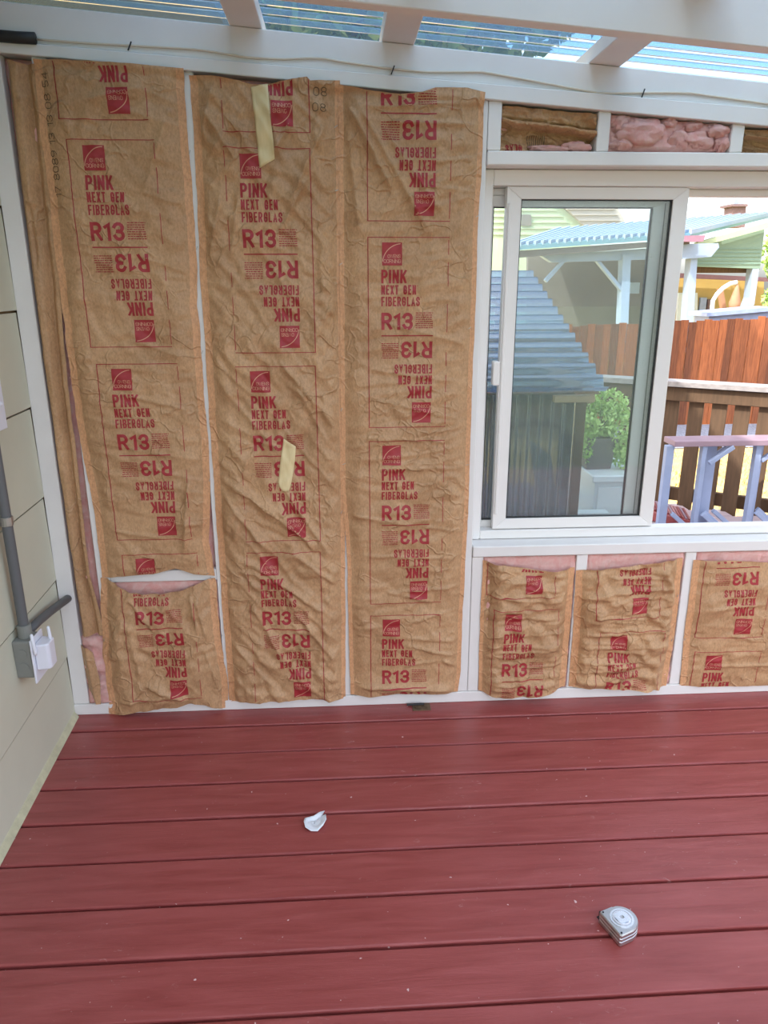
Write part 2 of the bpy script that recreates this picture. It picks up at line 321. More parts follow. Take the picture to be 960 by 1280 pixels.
def half_block():
    r = []; lt = []
    r.append(rect(-32, -7, 88, 116))                                  # logo square
    n = 14; arcs = []
    for i in range(n):
        a0 = math.pi/2+0.08+(math.pi/2-0.2)*i/n; a1 = math.pi/2+0.08+(math.pi/2-0.2)*(i+1)/n
        q = [(-6+25*math.cos(a)*1.0-1, 90+25*math.sin(a)) for a in (a0, a1)]; p = [(-6+24*math.cos(a)-1, 90+24*math.sin(a)) for a in (a0, a1)]
        arcs += [[q[0], q[1], p[0]], [q[1], p[1], p[0]]]
    lt += [np.array(arcs), word('OWENS', -25, -9, 97, 101.6, 0.5), word('CORNING', -30, -8.5, 91, 95.6, 0.5)]
    r += [word('PINK', -33, -1, 66, 83, 2.9), word('NEXT GEN', -33, 11, 52, 64, 1.9, 0.75), word('FIBERGLAS', -33, 16, 37.5, 49.5, 1.8, 0.75), word('R13', -33, 7.5, 7.5, 29.5, 4.0, 0.6)]
    r += [rect(12.2, 13.2, 62.6, 63.4), rect(17, 18, 48.4, 49.2)]      # tiny trademark specks
    for k in range(8):                                                # unreadable small print
        x = 11
        while x < 32:
            w = random.uniform(1.5, 4.5); w = min(w, 33-x); y = 29-k*2.7
            r.append(rect(x, x+w, y-0.55, y+0.55)); x += w+random.uniform(0.5, 0.9)
    r.append(rect(-33, 33, 0, 0.75))
    return np.concatenate(r), np.concatenate(lt)
HB = half_block()
PX = 0.00221
BLK = [split(np.concatenate([q, -q])*PX, 0.007) for q in HB]
HALF = 122.5
def frame(side):          # ruled frame round a block: solid on one side, broken on the other
    r = [rect(-50, 52, HALF-0.9, HALF), rect(-50, 52, -HALF, -HALF+0.9)]; a = -50 if side == 'L' else 51; b_ = 51 if side == 'L' else -50
    r.append(rect(a, a+1, -HALF, HALF))
    for y0, y1 in ((101, 119), (62, 92), (4, 40), (-40, -22), (-75, -52), (-119, -88)): r.append(rect(b_, b_+0.8, y0, y1))
    return split(np.concatenate(r)*PX, 0.007)
FRM = {'L': frame('L'), 'R': frame('R')}

# ================================================================== SETTING
# ---- floor of stained boards
floor = empty('floor', (0, 1.5, 0), kind='structure')
gaps = [2.113, 1.969, 1.823, 1.678, 1.532, 1.387, 1.244, 1.100, 0.956, 0.812, 0.668, 0.524, 0.38, 0.236, 0.092, -0.052, -0.196, -0.34, -0.484, -0.628, -0.772, -0.916]
tops = [2.29]+gaps
for i in range(len(tops)-1):
    y1 = tops[i]-0.004; y0 = tops[i+1]+0.004
    bm = MB(); z = -0.0015*(i % 3 == 1)
    bm.box((-1.02, y0, -0.036), (2.9, y1, z)); bm.build('plank', DECK, floor, bevel=0.004, seg=2)
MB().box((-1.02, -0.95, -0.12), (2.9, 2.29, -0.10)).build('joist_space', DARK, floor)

# ---- back wall framing
PLz = lambda x: 1.892-0.0735*x          # underside of the sloped top plate
PTz = lambda x: 1.926-0.0655*x          # its top
RTz = lambda x: 2.0065-0.078*x          # top of the rafters
wall = empty('wall_back', (0, D, 0), kind='structure')
YB = D+0.089
def stud(x0, x1, z0, ztop, name='stud', y0=D, y1=YB):
    t0 = ztop(x0) if callable(ztop) else ztop; t1 = ztop(x1) if callable(ztop) else ztop
    MB().hexa([(x0, y0, z0), (x1, y0, z0), (x1, y1, z0), (x0, y1, z0), (x0, y0, t0), (x1, y0, t1), (x1, y1, t1), (x0, y1, t0)]).build(name, WHITE, wall, bevel=0.002)
def slab(x0, x1, lo, hi, y0, y1, name, mat, par, bevel=0.002):
    return MB().hexa([(x0, y0, lo(x0)), (x1, y0, lo(x1)), (x1, y1, lo(x1)), (x0, y1, lo(x0)), (x0, y0, hi(x0)), (x1, y0, hi(x1)), (x1, y1, hi(x1)), (x0, y1, hi(x0))]).build(name, mat, par, bevel=bevel)
stud(-0.914, -0.863, 0.04, PLz, 'corner_post')
stud(-0.784, -0.746, 0.04, PLz); stud(-0.409, -0.371, 0.04, PLz); stud(-0.019, 0.019, 0.04, PLz); stud(0.380, 0.4175, 0.04, PLz)
stud(0.419, 0.456, 1.738, PLz, 'upper_cripple'); stud(0.726, 0.761, 1.738, PLz, 'upper_cripple'); stud(1.109, 1.146, 1.738, PLz, 'upper_cripple'); stud(1.50, 1.537, 1.738, PLz, 'upper_cripple')
stud(0.419, 0.456, 0.04, 0.534, 'lower_cripple'); stud(0.766, 0.803, 0.04, 0.534, 'lower_cripple'); stud(1.134, 1.171, 0.04, 0.534, 'lower_cripple'); stud(1.53, 1.567, 0.04, 0.534, 'lower_cripple')
MB().box((-0.914, D-0.004, 0.0), (2.6, YB, 0.039)).build('bottom_plate', WHITE, wall, bevel=0.002)
slab(-0.93, 2.6, PLz, PTz, D-0.012, YB, 'top_plate', WHITE, wall)
MB().box((0.419, D-0.004, 1.700), (2.6, YB, 1.737)).build('window_header', WHITE, wall, bevel=0.003)
MB().box((0.419, D-0.006, 0.535), (2.6, YB, 0.572)).build('window_sill_plate', WHITE, wall, bevel=0.003)
zb = onY(200, 727, D)[2]
MB().box((-0.745, D+0.001, zb), (-0.41, YB, zb+0.038)).build('fire_block', WHITE, wall, bevel=0.002)
sh = MB()
sh.hexa([(-1.0, YB, 0), (0.44, YB, 0), (0.44, YB+0.012, 0), (-1.0, YB+0.012, 0), (-1.0, YB, PLz(-1)), (0.44, YB, PLz(0.44)), (0.44, YB+0.012, PLz(0.44)), (-1, YB+0.012, PLz(-1))])
sh.build('sheathing', OSB, wall)
MB().box((0.44, YB, 0), (2.6, YB+0.012, 0.56)).build('sheathing', OSB, wall)
slab(0.44, 2.6, lambda x: 1.70, PLz, YB, YB+0.012, 'sheathing', OSB, wall, 0)
MB().box((1.72, D+0.01, 0.573), (2.6, YB, 1.70)).build('sheathing', WHITE, wall)

# ---- left wall: lapped siding, wall turns 1.9 degrees off square
wl = empty('wall_left', (-0.912, 1.5, 0), kind='structure')
WX = lambda y: -0.914+0.040*(2.2-y)
lap = [-0.05, 0.220, 0.491, 0.766, 1.041, 1.316, 1.591, 1.866, 2.14, 2.41]
for i in range(len(lap)-1):
    z0, z1 = lap[i], lap[i+1]-0.007
    if i == 0: z0 = 0.0
    P = []
    for z, o_ in ((z0, 0.003), (z1, -0.001)):
        P += [(WX(-1.2)+o_, -1.2, z), (WX(2.212)+o_, 2.212, z), (WX(2.212)+o_-0.010, 2.212, z), (WX(-1.2)+o_-0.010, -1.2, z)]
    MB().hexa(P).build('siding_board', SIDING, wl)
MB().hexa([(WX(y)+o_, y, z) for z in (0, 2.5) for y, o_ in ((-1.2, -0.014), (2.3, -0.014), (2.3, -0.12), (-1.2, -0.12))]).build('wall_core', OSB, wl)
MB().hexa([(WX(-1.2)+0.002, -1.2, 0), (WX(2.2)+0.002, 2.2, 0), (WX(2.2)+0.017, 2.2, 0), (WX(-1.2)+0.017, -1.2, 0), (WX(-1.2)+0.002, -1.2, 0.02), (WX(2.2)+0.002, 2.2, 0.02), (WX(2.2)+0.007, 2.2, 0.016), (WX(-1.2)+0.007, -1.2, 0.016)]).build('floor_sealant', SEAL, wl)
house = empty('house_roof', (-2.5, 1, 2.4), kind='structure')
MB().box((-0.95, -8.0, 2.5), (-1.2, 3.0, 4.7)).build('upper_wall', SIDING, house)
MB().box((-1.2, 2.8, 0.0), (-5.2, 3.0, 4.7)).build('end_wall', SIDING, house)
MB().prism([(-0.50, -8.2, 2.52), (-1.6, -8.2, 2.62), (-1.6, -8.2, 2.78), (-0.50, -8.2, 2.68)], (0, 14.7, 0)).build('stretched_eave', ROOFD, house)  # eave carried on past the house end to darken the first roof bay
MB().prism([(-0.6, -8.2, 4.6), (-0.6, -8.2, 4.75), (-3.4, -8.2, 6.1), (-6.2, -8.2, 4.75), (-6.2, -8.2, 4.6), (-3.4, -8.2, 5.95)], (0, 11.4, 0)).build('roof_slope', ROOFD, house)

# ---- ceiling: rafters, flat purlins, corrugated sheets
ceil = empty('ceiling', (0, 1.9, 2.0), kind='structure')
slab(-0.93, 2.6, lambda x: PTz(x)+0.001, RTz, D-0.002, D+0.04, 'rafter', WHITE, ceil)
for y in (1.682, 1.26):
    slab(-0.90, 2.6, lambda x: RTz(x)-0.092, RTz, y-0.019, y+0.019, 'rafter', WHITE, ceil)
slab(-0.905, -0.865, lambda x: 2.0, lambda x: 2.11, 1.2, D-0.02, 'ledger_board', WOODL, ceil)
for x0, x1 in ((-0.27, -0.185), (0.127, 0.214), (0.688, 0.776), (1.28, 1.367)):
    slab(x0, x1, lambda x: RTz(x)+0.001, lambda x: RTz(x)+0.039, 0.7, 2.36, 'purlin', WHITE, ceil, 0.002)
slab(-0.30, -0.285, lambda x: RTz(x)+0.001, lambda x: RTz(x)+0.002, 1.2, 1.3, 'shim', WHITE, ceil, 0)
def corrugated(name, mat, par, ofs, u, w, nrm, nu, pitch, amp, lw):   # ridges run along u, waves across w
    u = np.array(u, float); w = np.array(w, float); n_ = np.array(nrm, float); ofs = np.array(ofs, float)
    k = int(lw/pitch*8); V = []; Fc = []
    for i in range(k+1):
        s_ = i/k*lw; h_ = amp*math.cos(2*math.pi*s_/pitch)
        for j in range(nu+1): V.append(ofs+u*(j/nu)+w*s_+n_*h_)
    for i in range(k):
        for j in range(nu): a = i*(nu+1)+j; Fc.append((a, a+1, a+nu+2, a+nu+1))
    return mesh(name, V, Fc, mat, par, True)
corrugated('roof_panel', SHEET, ceil, (-0.90, 1.72, RTz(-0.90)+0.052), (3.5, 0, -0.078*3.5), (0, 1, 0), (0, 0, 1), 4, 0.068, 0.013, 0.66)
corrugated('roof_panel', SHEET, ceil, (-0.90, 1.11, RTz(-0.90)+0.049), (3.5, 0, -0.078*3.5), (0, 1, 0), (0, 0, 1), 4, 0.068, 0.013, 0.66)

# ---- window
Yw = D+0.06
win = empty('window_1', (0.9, Yw, 0.58), kind='structure')
fr = MB(); XR = 1.70
fr.box((0.419, Yw, 0.574), (0.4525, Yw+0.085, 1.699)); fr.box((XR, Yw, 0.574), (XR+0.02, Yw+0.085, 1.699))
fr.box((0.4525, Yw, 0.574), (XR, Yw+0.040, 0.604)); fr.box((0.4525, Yw+0.040, 0.574), (XR, Yw+0.085, 0.584)); fr.box((0.4525, Yw, 1.655), (XR, Yw+0.085, 1.699))
fr.build('frame', VINYL, win, bevel=0.0025)
MB().box((0.4525, Yw+0.060, 0.5845), (XR, Yw+0.064, 0.593)).build('track', VINYL, win, bevel=0.001)
MB().box((0.45, Yw+0.05, 1.635), (XR, Yw+0.085, 1.655)).build('track', VINYL, win, bevel=0.002)
def sash(name, x0, x1, z0, z1, wl_, wr_, wb_, wt_, y0, y1):
    m_ = MB()
    def mit(a, b_):   # mitred member between outer edge a and inner edge b
        m_.hexa([(a[0][0], y0, a[0][1]), (a[1][0], y0, a[1][1]), (b_[1][0], y0+0.004, b_[1][1]), (b_[0][0], y0+0.004, b_[0][1]), (a[0][0], y1, a[0][1]), (a[1][0], y1, a[1][1]), (b_[1][0], y1, b_[1][1]), (b_[0][0], y1, b_[0][1])])
    o_ = [(x0, z0), (x1, z0), (x1, z1), (x0, z1)]; i_ = [(x0+wl_, z0+wb_), (x1-wr_, z0+wb_), (x1-wr_, z1-wt_), (x0+wl_, z1-wt_)]
    for k in range(4): mit((o_[k], o_[(k+1) % 4]), (i_[k], i_[(k+1) % 4]))
    so_ = m_.build(name, VINYL, win, bevel=0.0012)
    gk = MB()
    for k in range(4):
        a, b_ = i_[k], i_[(k+1) % 4]; ym = (y0+y1)/2
        gk.bar((a[0], ym, a[1]), (b_[0], ym, b_[1]), 0.006, 0.012, side=(0, 0, 1) if k % 2 == 0 else (1, 0, 0))
    gk.build('gasket', BLACK, so_)
    ym = (y0+y1)/2
    MB().box((i_[0][0], ym-0.002, i_[0][1]), (i_[2][0], ym+0.002, i_[2][1])).build('glass', GLASS, so_)
    return so_
s1 = sash('sliding_sash', 0.495, 1.037, 0.607, 1.654, 0.044, 0.044, 0.034, 0.033, Yw+0.006, Yw+0.036)
fx = sash('fixed_sash', 0.4535, 1.034, 0.594, 1.634, 0.012, 0.082, 0.03, 0.03, Yw+0.048, Yw+0.076)
for xg in (0.985, 1.000): MB().box((xg, Yw+0.0468, 0.64), (xg+0.003, Yw+0.0478, 1.615)).build('groove', GREYBOX, fx)
hz = onY(612, 466, Yw)[2]
MB().box((0.474, Yw-0.002, hz-0.04), (0.495, Yw+0.03, hz+0.035)).build('handle', VINYL, s1, bevel=0.004, seg=2)
MB().box((0.499, Yw+0.000, 0.66), (0.508, Yw+0.007, 1.61)).build('pull_rail', VINYL, s1, bevel=0.002)

# ================================================================== INSULATION
class Batt:
    def __init__(s, left, right, top, bot, bulge, wr, th=0.5, folds=(), seed=1, fl=0.021, flr=0.021, y0=0.004, prof=None, wave=0.0, amp2=1.0):
        W = lambda L: np.array([onY(x, y, D-0.004)[[0, 2]] for x, y in L])
        l, r = W(left)[::-1], W(right)[::-1]; s.lz, s.lx = l[:, 1], l[:, 0]; s.rz, s.rx = r[:, 1], r[:, 0]
        t_, b_ = W(top), W(bot); s.tx, s.tz = t_[:, 0], t_[:, 1]; s.bx, s.bz = b_[:, 0], b_[:, 1]
        s.bulge, s.wr, s.th, s.seed, s.fl, s.fr, s.y0, s.prof, s.wave, s.amp2 = bulge, wr, th, seed, fl, flr, y0, prof, wave, amp2
        s.folds = [(*onY(a, b__, D)[[0, 2]], *onY(c_, d_, D)[[0, 2]], w, h_) for a, b__, c_, d_, w, h_ in folds]
    def centers(s, a, b_, n=1):
        w1, w2 = onY(*a, D-0.012), onY(*b_, D-0.012); st = (w2-w1)/n; out = []
        for k in range(-1, 4):
            q = w1+st*k; d = q-EYE; f_ = d@fw; out.append((480+F*(d@rt)/f_, 640-F*(d@up)/f_))
        return out
    def L(s, z): return np.interp(z, s.lz, s.lx)+s.wave*(fbm(z*18, z*0+s.seed, s.seed)-0.5)
    def R(s, z): return np.interp(z, s.rz, s.rx)+s.wave*(fbm(z*18, z*0+s.seed+9, s.seed)-0.5)
    def T(s, x): return np.interp(x, s.tx, s.tz)
    def B(s, x): return np.interp(x, s.bx, s.bz)
    def Y(s, x, z):
        dl = x-s.L(z)-s.fl; dr = s.R(z)-s.fr-x; e = sm(np.minimum(dl, dr)/0.045); e2 = sm(np.minimum(dl+s.fl*0.6, dr+s.fr*0.6)/0.03)
        ev = sm(np.minimum(s.T(x)-z, z-s.B(x)+0.02)/0.05)
        c, n = math.cos(s.th), math.sin(s.th); a = x*c+z*n; b_ = -x*n+z*c
        wx = 0.03*(fbm(x*6, z*6, s.seed+20)-0.5)
        big = fbm(x/0.13+wx*8, z/0.17, s.seed)-0.5
        r1 = ridge(a/0.30+wx*5, b_/0.055+wx*14, s.seed+3); r2 = ridge(a/0.14+wx*9, b_/0.028+wx*10, s.seed+7)
        r3 = ridge((x*c-z*n)/0.2+wx*9, (x*n+z*c)/0.045+wx*12, s.seed+11)
        msk = sm((fbm(x*5, z*4, s.seed+31, 2)-0.35)/0.3)
        tri = 0
        for q, (an, wl_) in enumerate(((0.0, 0.085), (0.7, 0.060), (-0.8, 0.070), (0.25, 0.035))):
            c2, n2 = math.cos(s.th+an), math.sin(s.th+an); ph = (-x*n2+z*c2)/wl_+2.4*fbm(x*7+q, z*7, s.seed+60+q, 2)+1.0*(x*c2+z*n2)
            tri = tri+wl_/0.07*np.abs(2*(ph-np.floor(ph))-1)*sm((fbm(x*9, z*9, s.seed+80+q, 2)-0.42)/0.14)
        v = s.bulge*e*(0.55+0.45*ev)+1.35*s.wr*e2*(1.3*big+0.55*r1+s.amp2*0.28*r2*msk+0.35*r3*msk+s.amp2*0.42*tri)
        if s.prof is not None: u = (x-s.L(z))/(s.R(z)-s.L(z)); v = v+np.interp(u, s.prof[0], s.prof[1])
        for x0, z0, x1, z1, w, h_ in s.folds:
            dx, dz = x1-x0, z1-z0; ll = math.hypot(dx, dz); t_ = ((x-x0)*dx+(z-z0)*dz)/ll/ll; d = ((x-x0)*dz-(z-z0)*dx)/ll
            d = d+0.006*(fbm(x*30, z*30, s.seed+50)-0.5)
            v = v+1.6*h_*np.exp(-np.abs(d/w))*sm(t_/0.2)*sm((1-t_)/0.25)*e2
        v = v+0.013*sm((z-(1.892-0.0735*x-0.025))/0.025)
        v = v+0.0015*(fbm(x*60, z*60, s.seed+70)-0.5)
        return D-s.y0-v
    def grid(s, step):
        xm = (s.L(1.0)+s.R(1.0))/2; h_ = max(s.tz.max()-s.bz.min(), 0.05); w = float(np.max(s.rx)-np.min(s.lx))
        nr = max(6, int(h_/step)); nc = max(6, int(w/step)); t_ = np.linspace(0, 1, nr+1)[:, None]
        q = np.linspace(0, 1, nc+1)[None, :]
        X = np.zeros((nr+1, nc+7))+xm; Z = X*0
        for _ in range(5):
            Z = s.B(X)+(s.T(X)-s.B(X))*t_
            l, r = s.L(Z[:, :1]), s.R(Z[:, -1:])
            l = s.L(Z); r = s.R(Z)
            col = np.concatenate([np.array([0, 0.5, 0.95])[None, :]*s.fl, q*0, np.array([0.95, 0.5, 0])[None, :]*0], 1)
            cl = np.zeros(nc+7); cl[:3] = np.array([0, 0.5, 0.96])*s.fl
            X = np.where(np.arange(nc+7) < 3, l+cl, 0)
            X[:, 3:nc+4] = (l[:, 3:nc+4]+s.fl)*(1-q)+(r[:, 3:nc+4]-s.fr)*q
            cr = np.array([0.96, 0.5, 0])*s.fr; X[:, nc+4:] = r[:, nc+4:]-cr
        return X, Z
    def build(s, root, step=0.0048):
        X, Z = s.grid(step); Y = s.Y(X, Z); nr, nc = X.shape
        P = np.stack([X, Y, Z], 2)
        def part(name, c0, c1, mat):
            V = P[:, c0:c1].reshape(-1, 3); m_ = c1-c0; I = np.arange((nr-1)*(m_-1)); i = I//(m_-1); j = I % (m_-1); a = i*m_+j
            Fc = np.stack([a, a+1, a+m_+1, a+m_], 1)
            me = bpy.data.meshes.new(name); me.vertices.add(len(V)); me.vertices.foreach_set('co', V.ravel())
            me.loops.add(len(Fc)*4); me.loops.foreach_set('vertex_index', Fc.ravel().astype(np.int32))
            me.polygons.add(len(Fc)); me.polygons.foreach_set('loop_start', np.arange(len(Fc), dtype=np.int32)*4); me.polygons.foreach_set('loop_total', np.full(len(Fc), 4, np.int32))
            me.update(calc_edges=True); me.validate()
            return finish(bpy.data.objects.new(name, me), mat, root, True)
        k = 3 if s.fl > 0 else 0; k2 = 3 if s.fr > 0 else 0
        part('kraft_facing', k, nc-k2, KRAFT)
        if s.fl > 0: part('stapling_flange', 0, 4, FLANGE)
        if s.fr > 0: part('stapling_flange', nc-4, nc, FLANGE)
    def stamp(s, tri, mat, name, root, ofs):
        c = tri.mean(1); x, z = c[:, 0], c[:, 1]
        ok = (x > s.L(z)+0.004) & (x < s.R(z)-0.004) & (z < s.T(x)-0.003) & (z > s.B(x)+0.003)
        q = tri[ok].reshape(-1, 2)
        if not len(q): return None
        uq, inv = np.unique(np.round(q, 6), axis=0, return_inverse=True); inv = inv.reshape(-1, 3)
        Y = s.Y(uq[:, 0], uq[:, 1])-ofs
        return mesh(name, np.stack([uq[:, 0], Y, uq[:, 1]], 1), inv, mat, root, True)
    def printing(s, root, centers, sx=1.0, sz=1.0, side='L'):
        for cx, cy in centers:
            p = onY(cx, cy, D-0.012); o_ = np.array([p[0], p[2]]); k_ = np.array([sx*1.03, sz])
            b_ = s.stamp(np.concatenate([BLK[0], FRM[side]])*k_+o_, RED, 'printed_block', root, 0.0012)
            if b_ is None: continue
            h_ = len(BLK[1])//2
            for t_ in (BLK[1][BLK[1][:, :, 1].mean(1) > 0], BLK[1][BLK[1][:, :, 1].mean(1) < 0]): s.stamp(t_*k_+o_, LOGOLT, 'logo_lettering', b_, 0.0017)

def fiber(root, x0, x1, z0, z1, yf, seed, amp=0.006, step=0.008, yb=YB-0.003):
    nx = max(3, int((x1-x0)/step)); zt = z1 if callable(z1) else (lambda x: z1); nz = max(3, int((zt(x0)-z0)/step))
    X, Tt = np.meshgrid(np.linspace(x0, x1, nx+1), np.linspace(0, 1, nz+1)); Z = z0+(np.vectorize(zt)(X)-z0)*Tt
    ed = np.minimum(np.minimum(X-x0, x1-X), np.minimum(Z-z0, np.vectorize(zt)(X)-Z)); e = sm(ed/0.012)
    Y = yf+0.006*(1-e)-amp*2*(fbm(X*22, Z*22, seed)-0.5)-amp*0.8*ridge(X*14, Z*30, seed+4)-amp*0.5*(fbm(X*70, Z*70, seed+8)-0.5)
    V = list(np.stack([X, Y, Z], 2).reshape(-1, 3)); m_ = nx+1
    Fc = [(i*m_+j, i*m_+j+1, (i+1)*m_+j+1, (i+1)*m_+j) for i in range(nz) for j in range(nx)]
    n0 = len(V); rim = [j for j in range(m_)]+[i*m_+nx for i in range(1, nz+1)]+[nz*m_+j for j in range(nx-1, -1, -1)]+[i*m_ for i in range(nz-1, 0, -1)]
    for r_ in rim: V.append((V[r_][0], yb, V[r_][2]))
    k = len(rim)
    Fc += [(rim[(i+1) % k], rim[i], n0+i, n0+(i+1) % k) for i in range(k)]+[tuple(n0+i for i in range(k))]
    return mesh('fiberglass', V, Fc, PINK, root, True)
def staples(root, L):
    for x, y, a in L:
        p = onY(x, y, D-0.008); MB().bar(p-np.array([math.cos(a), 0, math.sin(a)])*0.005, p+np.array([math.cos(a), 0, math.sin(a)])*0.005, 0.0016, 0.0014).build('staple', STEEL, root)
GRP = None
# batt in the first stud bay
r = empty('insulation_batt', (-0.58, D, zb+0.04), 'tall kraft paper insulation batt at left, ending above the white cross block', 'insulation')
b1 = Batt([(43, 75), (50, 160), (62, 250), (68, 313), (78, 383), (90, 487), (100, 553), (112, 607), (120, 660), (128, 722)],
          [(231, 87), (230, 113), (238, 207), (245, 300), (247, 383), (252, 443), (258, 527), (263, 600), (262, 677), (269, 720)],
          [(43, 75), (110, 79), (231, 87)], [(128, 722), (162, 718), (193, 716), (221, 709), (243, 716), (269, 720)], 0.010, 0.006, -0.25,
          [(175, 240, 232, 258, 0.004, 0.003), (175, 320, 245, 345, 0.004, 0.003), (150, 420, 252, 452, 0.005, 0.004), (150, 490, 250, 515, 0.004, 0.004), (215, 650, 262, 655, 0.010, 0.008), (232, 690, 238, 590, 0.010, 0.012), (140, 660, 215, 672, 0.004, 0.005), (100, 130, 190, 110, 0.01, 0.006), (180, 250, 215, 130, 0.012, 0.005), (225, 110, 235, 190, 0.006, 0.006)], 3, wave=0.006)
b1.build(r); a, c2 = np.array((151.5, 309.5)), np.array((182.5, 568.0))
w1, w2 = onY(*a, D), onY(*c2, D); PER = w1[2]-w2[2]
b1.printing(r, b1.centers((151.5, 309.5), (182.5, 568)))
tr_ = split(word('17 8089 13 13 08 54', 0, 0.30, 0, 0.018, 0.0016, 2.2), 0.007); p0 = onY(80, 247, D)
b1.stamp(np.stack([p0[0]-tr_[..., 1], p0[2]+tr_[..., 0]], 2), BLACKINK, 'date_stamp', r, 0.0012)
fiber(r, -0.745, -0.41, zb+0.04, lambda x: PLz(x)-0.004, D+0.012, 3, step=0.02)
staples(r, [(237, 190, 1.2), (246, 310, 1.2), (253, 440, 1.1), (262, 600, 1.2), (259, 717, 0.2)])
# short piece under the cross block
r = empty('insulation_batt', (-0.58, D, 0.04), 'short kraft paper insulation piece below the white cross block, overhanging the bottom plate', 'insulation')
b2 = Batt([(127, 722), (125, 737), (129, 816), (133, 850), (137, 894)], [(269, 722), (273, 772), (276, 803), (284, 847), (285, 885)],
          [(125, 722), (134, 722), (147, 727), (160, 735), (177, 740), (199, 740), (230, 735), (243, 730), (260, 723), (272, 722)],
          [(125, 896), (137, 894), (147, 892), (180, 885), (221, 880), (241, 876), (262, 881), (278, 885), (286, 884)], 0.016, 0.009, 0.9,
          [(245, 740, 262, 800, 0.006, 0.010), (238, 735, 250, 790, 0.005, 0.008), (165, 780, 180, 850, 0.012, 0.008), (180, 850, 240, 872, 0.010, 0.010), (147, 876, 230, 862, 0.006, 0.006), (255, 800, 283, 880, 0.006, 0.008), (160, 740, 200, 790, 0.006, 0.006), (215, 745, 190, 780, 0.005, 0.006)], 8, wave=0.008)
b2.build(r); b2.printing(r, [(201.5, 782.3)], 0.97, 0.97)
fiber(r, -0.745, -0.41, 0.04, zb-0.002, D+0.004, 12, 0.008, 0.012)
staples(r, [(263, 723, 1.5), (277, 795, 1.2), (130, 800, 1.4)])
# second bay
r = empty('insulation_batt', (-0.19, D, 0.04), 'tall kraft insulation batt with two strips of masking tape on its paper', 'insulation')
b3 = Batt([(237, 95), (242, 167), (247, 267), (250, 343), (255, 410), (260, 500), (267, 600), (270, 650), (277, 750), (287, 877)],
          [(425, 103), (426, 193), (427, 327), (429, 440), (430, 527), (431, 607), (431.5, 687), (432, 873)],
          [(237, 95), (267, 97), (300, 103), (317, 108), (335, 108), (355, 104), (384, 99), (388, 104), (424, 102)], [(286, 877), (300, 875), (350, 873), (383, 872), (433, 873)], 0.012, 0.011, -0.9,
          [(250, 130, 300, 210, 0.008, 0.010), (335, 130, 355, 210, 0.006, 0.009), (365, 150, 340, 200, 0.006, 0.008), (410, 150, 360, 260, 0.009, 0.012), (390, 215, 345, 300, 0.007, 0.008), (270, 100, 250, 180, 0.006, 0.007), (280, 230, 262, 330, 0.008, 0.007), (300, 240, 290, 330, 0.006, 0.007),
           (345, 445, 420, 530, 0.008, 0.009), (365, 470, 415, 560, 0.006, 0.006), (275, 522, 350, 560, 0.008, 0.007), (280, 595, 400, 680, 0.010, 0.012), (275, 610, 340, 690, 0.008, 0.010), (350, 600, 420, 700, 0.008, 0.009), (360, 680, 425, 730, 0.008, 0.009), (345, 630, 400, 690, 0.006, 0.008), (310, 740, 360, 830, 0.010, 0.009), (300, 690, 420, 770, 0.008, 0.008), (290, 800, 350, 860, 0.008, 0.007), (370, 760, 425, 830, 0.008, 0.008)], 21, wave=0.004, flr=0.014)
b3.build(r); b3.printing(r, b3.centers((339, 318), (358.5, 784), 2), side='R')
tr_ = split(word('08', 0, 0.036, 0, 0.020, 0.0016, 3.0), 0.007)
for px, py in ((402, 122), (401, 142)):
    p0 = onY(px-10, py, D); b3.stamp(tr_+np.array([p0[0], p0[2]]), BLACKINK, 'date_stamp', r, 0.0012)
fiber(r, -0.37, -0.02, 0.04, lambda x: PLz(x)-0.004, D+0.012, 5, step=0.02)
staples(r, [(420, 158, 0.6), (421, 238, 0.3), (426, 330, 0.6), (427, 512, 1.2), (430, 580, 0.4), (427, 640, 1.2)])
# third bay
r = empty('insulation_batt', (0.2, D, 0.05), 'tall kraft insulation batt beside the window, paper top folded over the plate', 'insulation')
b4 = Batt([(423, 106), (424, 250), (425.5, 440), (427, 607), (434, 700), (438, 866)],
          [(605, 115), (603, 193), (598, 267), (595, 360), (593, 423), (590, 473), (587, 580), (585, 637), (580, 737), (578, 773), (576, 837), (572, 866)],
          [(423, 107), (457, 115), (500, 120), (527, 118), (543, 112), (583, 112), (606, 117)], [(436, 867), (460, 869), (500, 865), (575, 864)], 0.011, 0.0055, 0.10,
          [(430, 125, 495, 250, 0.010, 0.016), (440, 120, 540, 300, 0.012, 0.012), (432, 140, 450, 300, 0.010, 0.008), (470, 150, 560, 280, 0.012, 0.006), (450, 138, 600, 130, 0.006, 0.007), (470, 155, 603, 158, 0.005, 0.006), (540, 205, 600, 198, 0.004, 0.005), (530, 235, 600, 240, 0.004, 0.004), (470, 400, 590, 432, 0.004, 0.004), (455, 460, 580, 478, 0.004, 0.004), (440, 490, 580, 525, 0.004, 0.004), (440, 545, 560, 550, 0.004, 0.004), (460, 585, 580, 583, 0.004, 0.005), (430, 640, 520, 655, 0.004, 0.005), (520, 655, 585, 662, 0.004, 0.004), (450, 692, 580, 695, 0.004, 0.004), (480, 738, 575, 730, 0.004, 0.006), (480, 736, 545, 750, 0.004, 0.005), (500, 778, 560, 760, 0.004, 0.005), (500, 793, 576, 798, 0.004, 0.005), (505, 802, 572, 816, 0.004, 0.007), (500, 830, 550, 820, 0.004, 0.005), (550, 820, 575, 832, 0.005, 0.007), (440, 855, 570, 858, 0.010, 0.012)], 33, wave=0.004, y0=0.0065, fl=0.013, flr=0.014)
b4.build(r); b4.printing(r, b4.centers((510.5, 143), (505, 857), 3))
fiber(r, 0.02, 0.379, 0.04, lambda x: PLz(x)-0.004, D+0.012, 6, step=0.02)
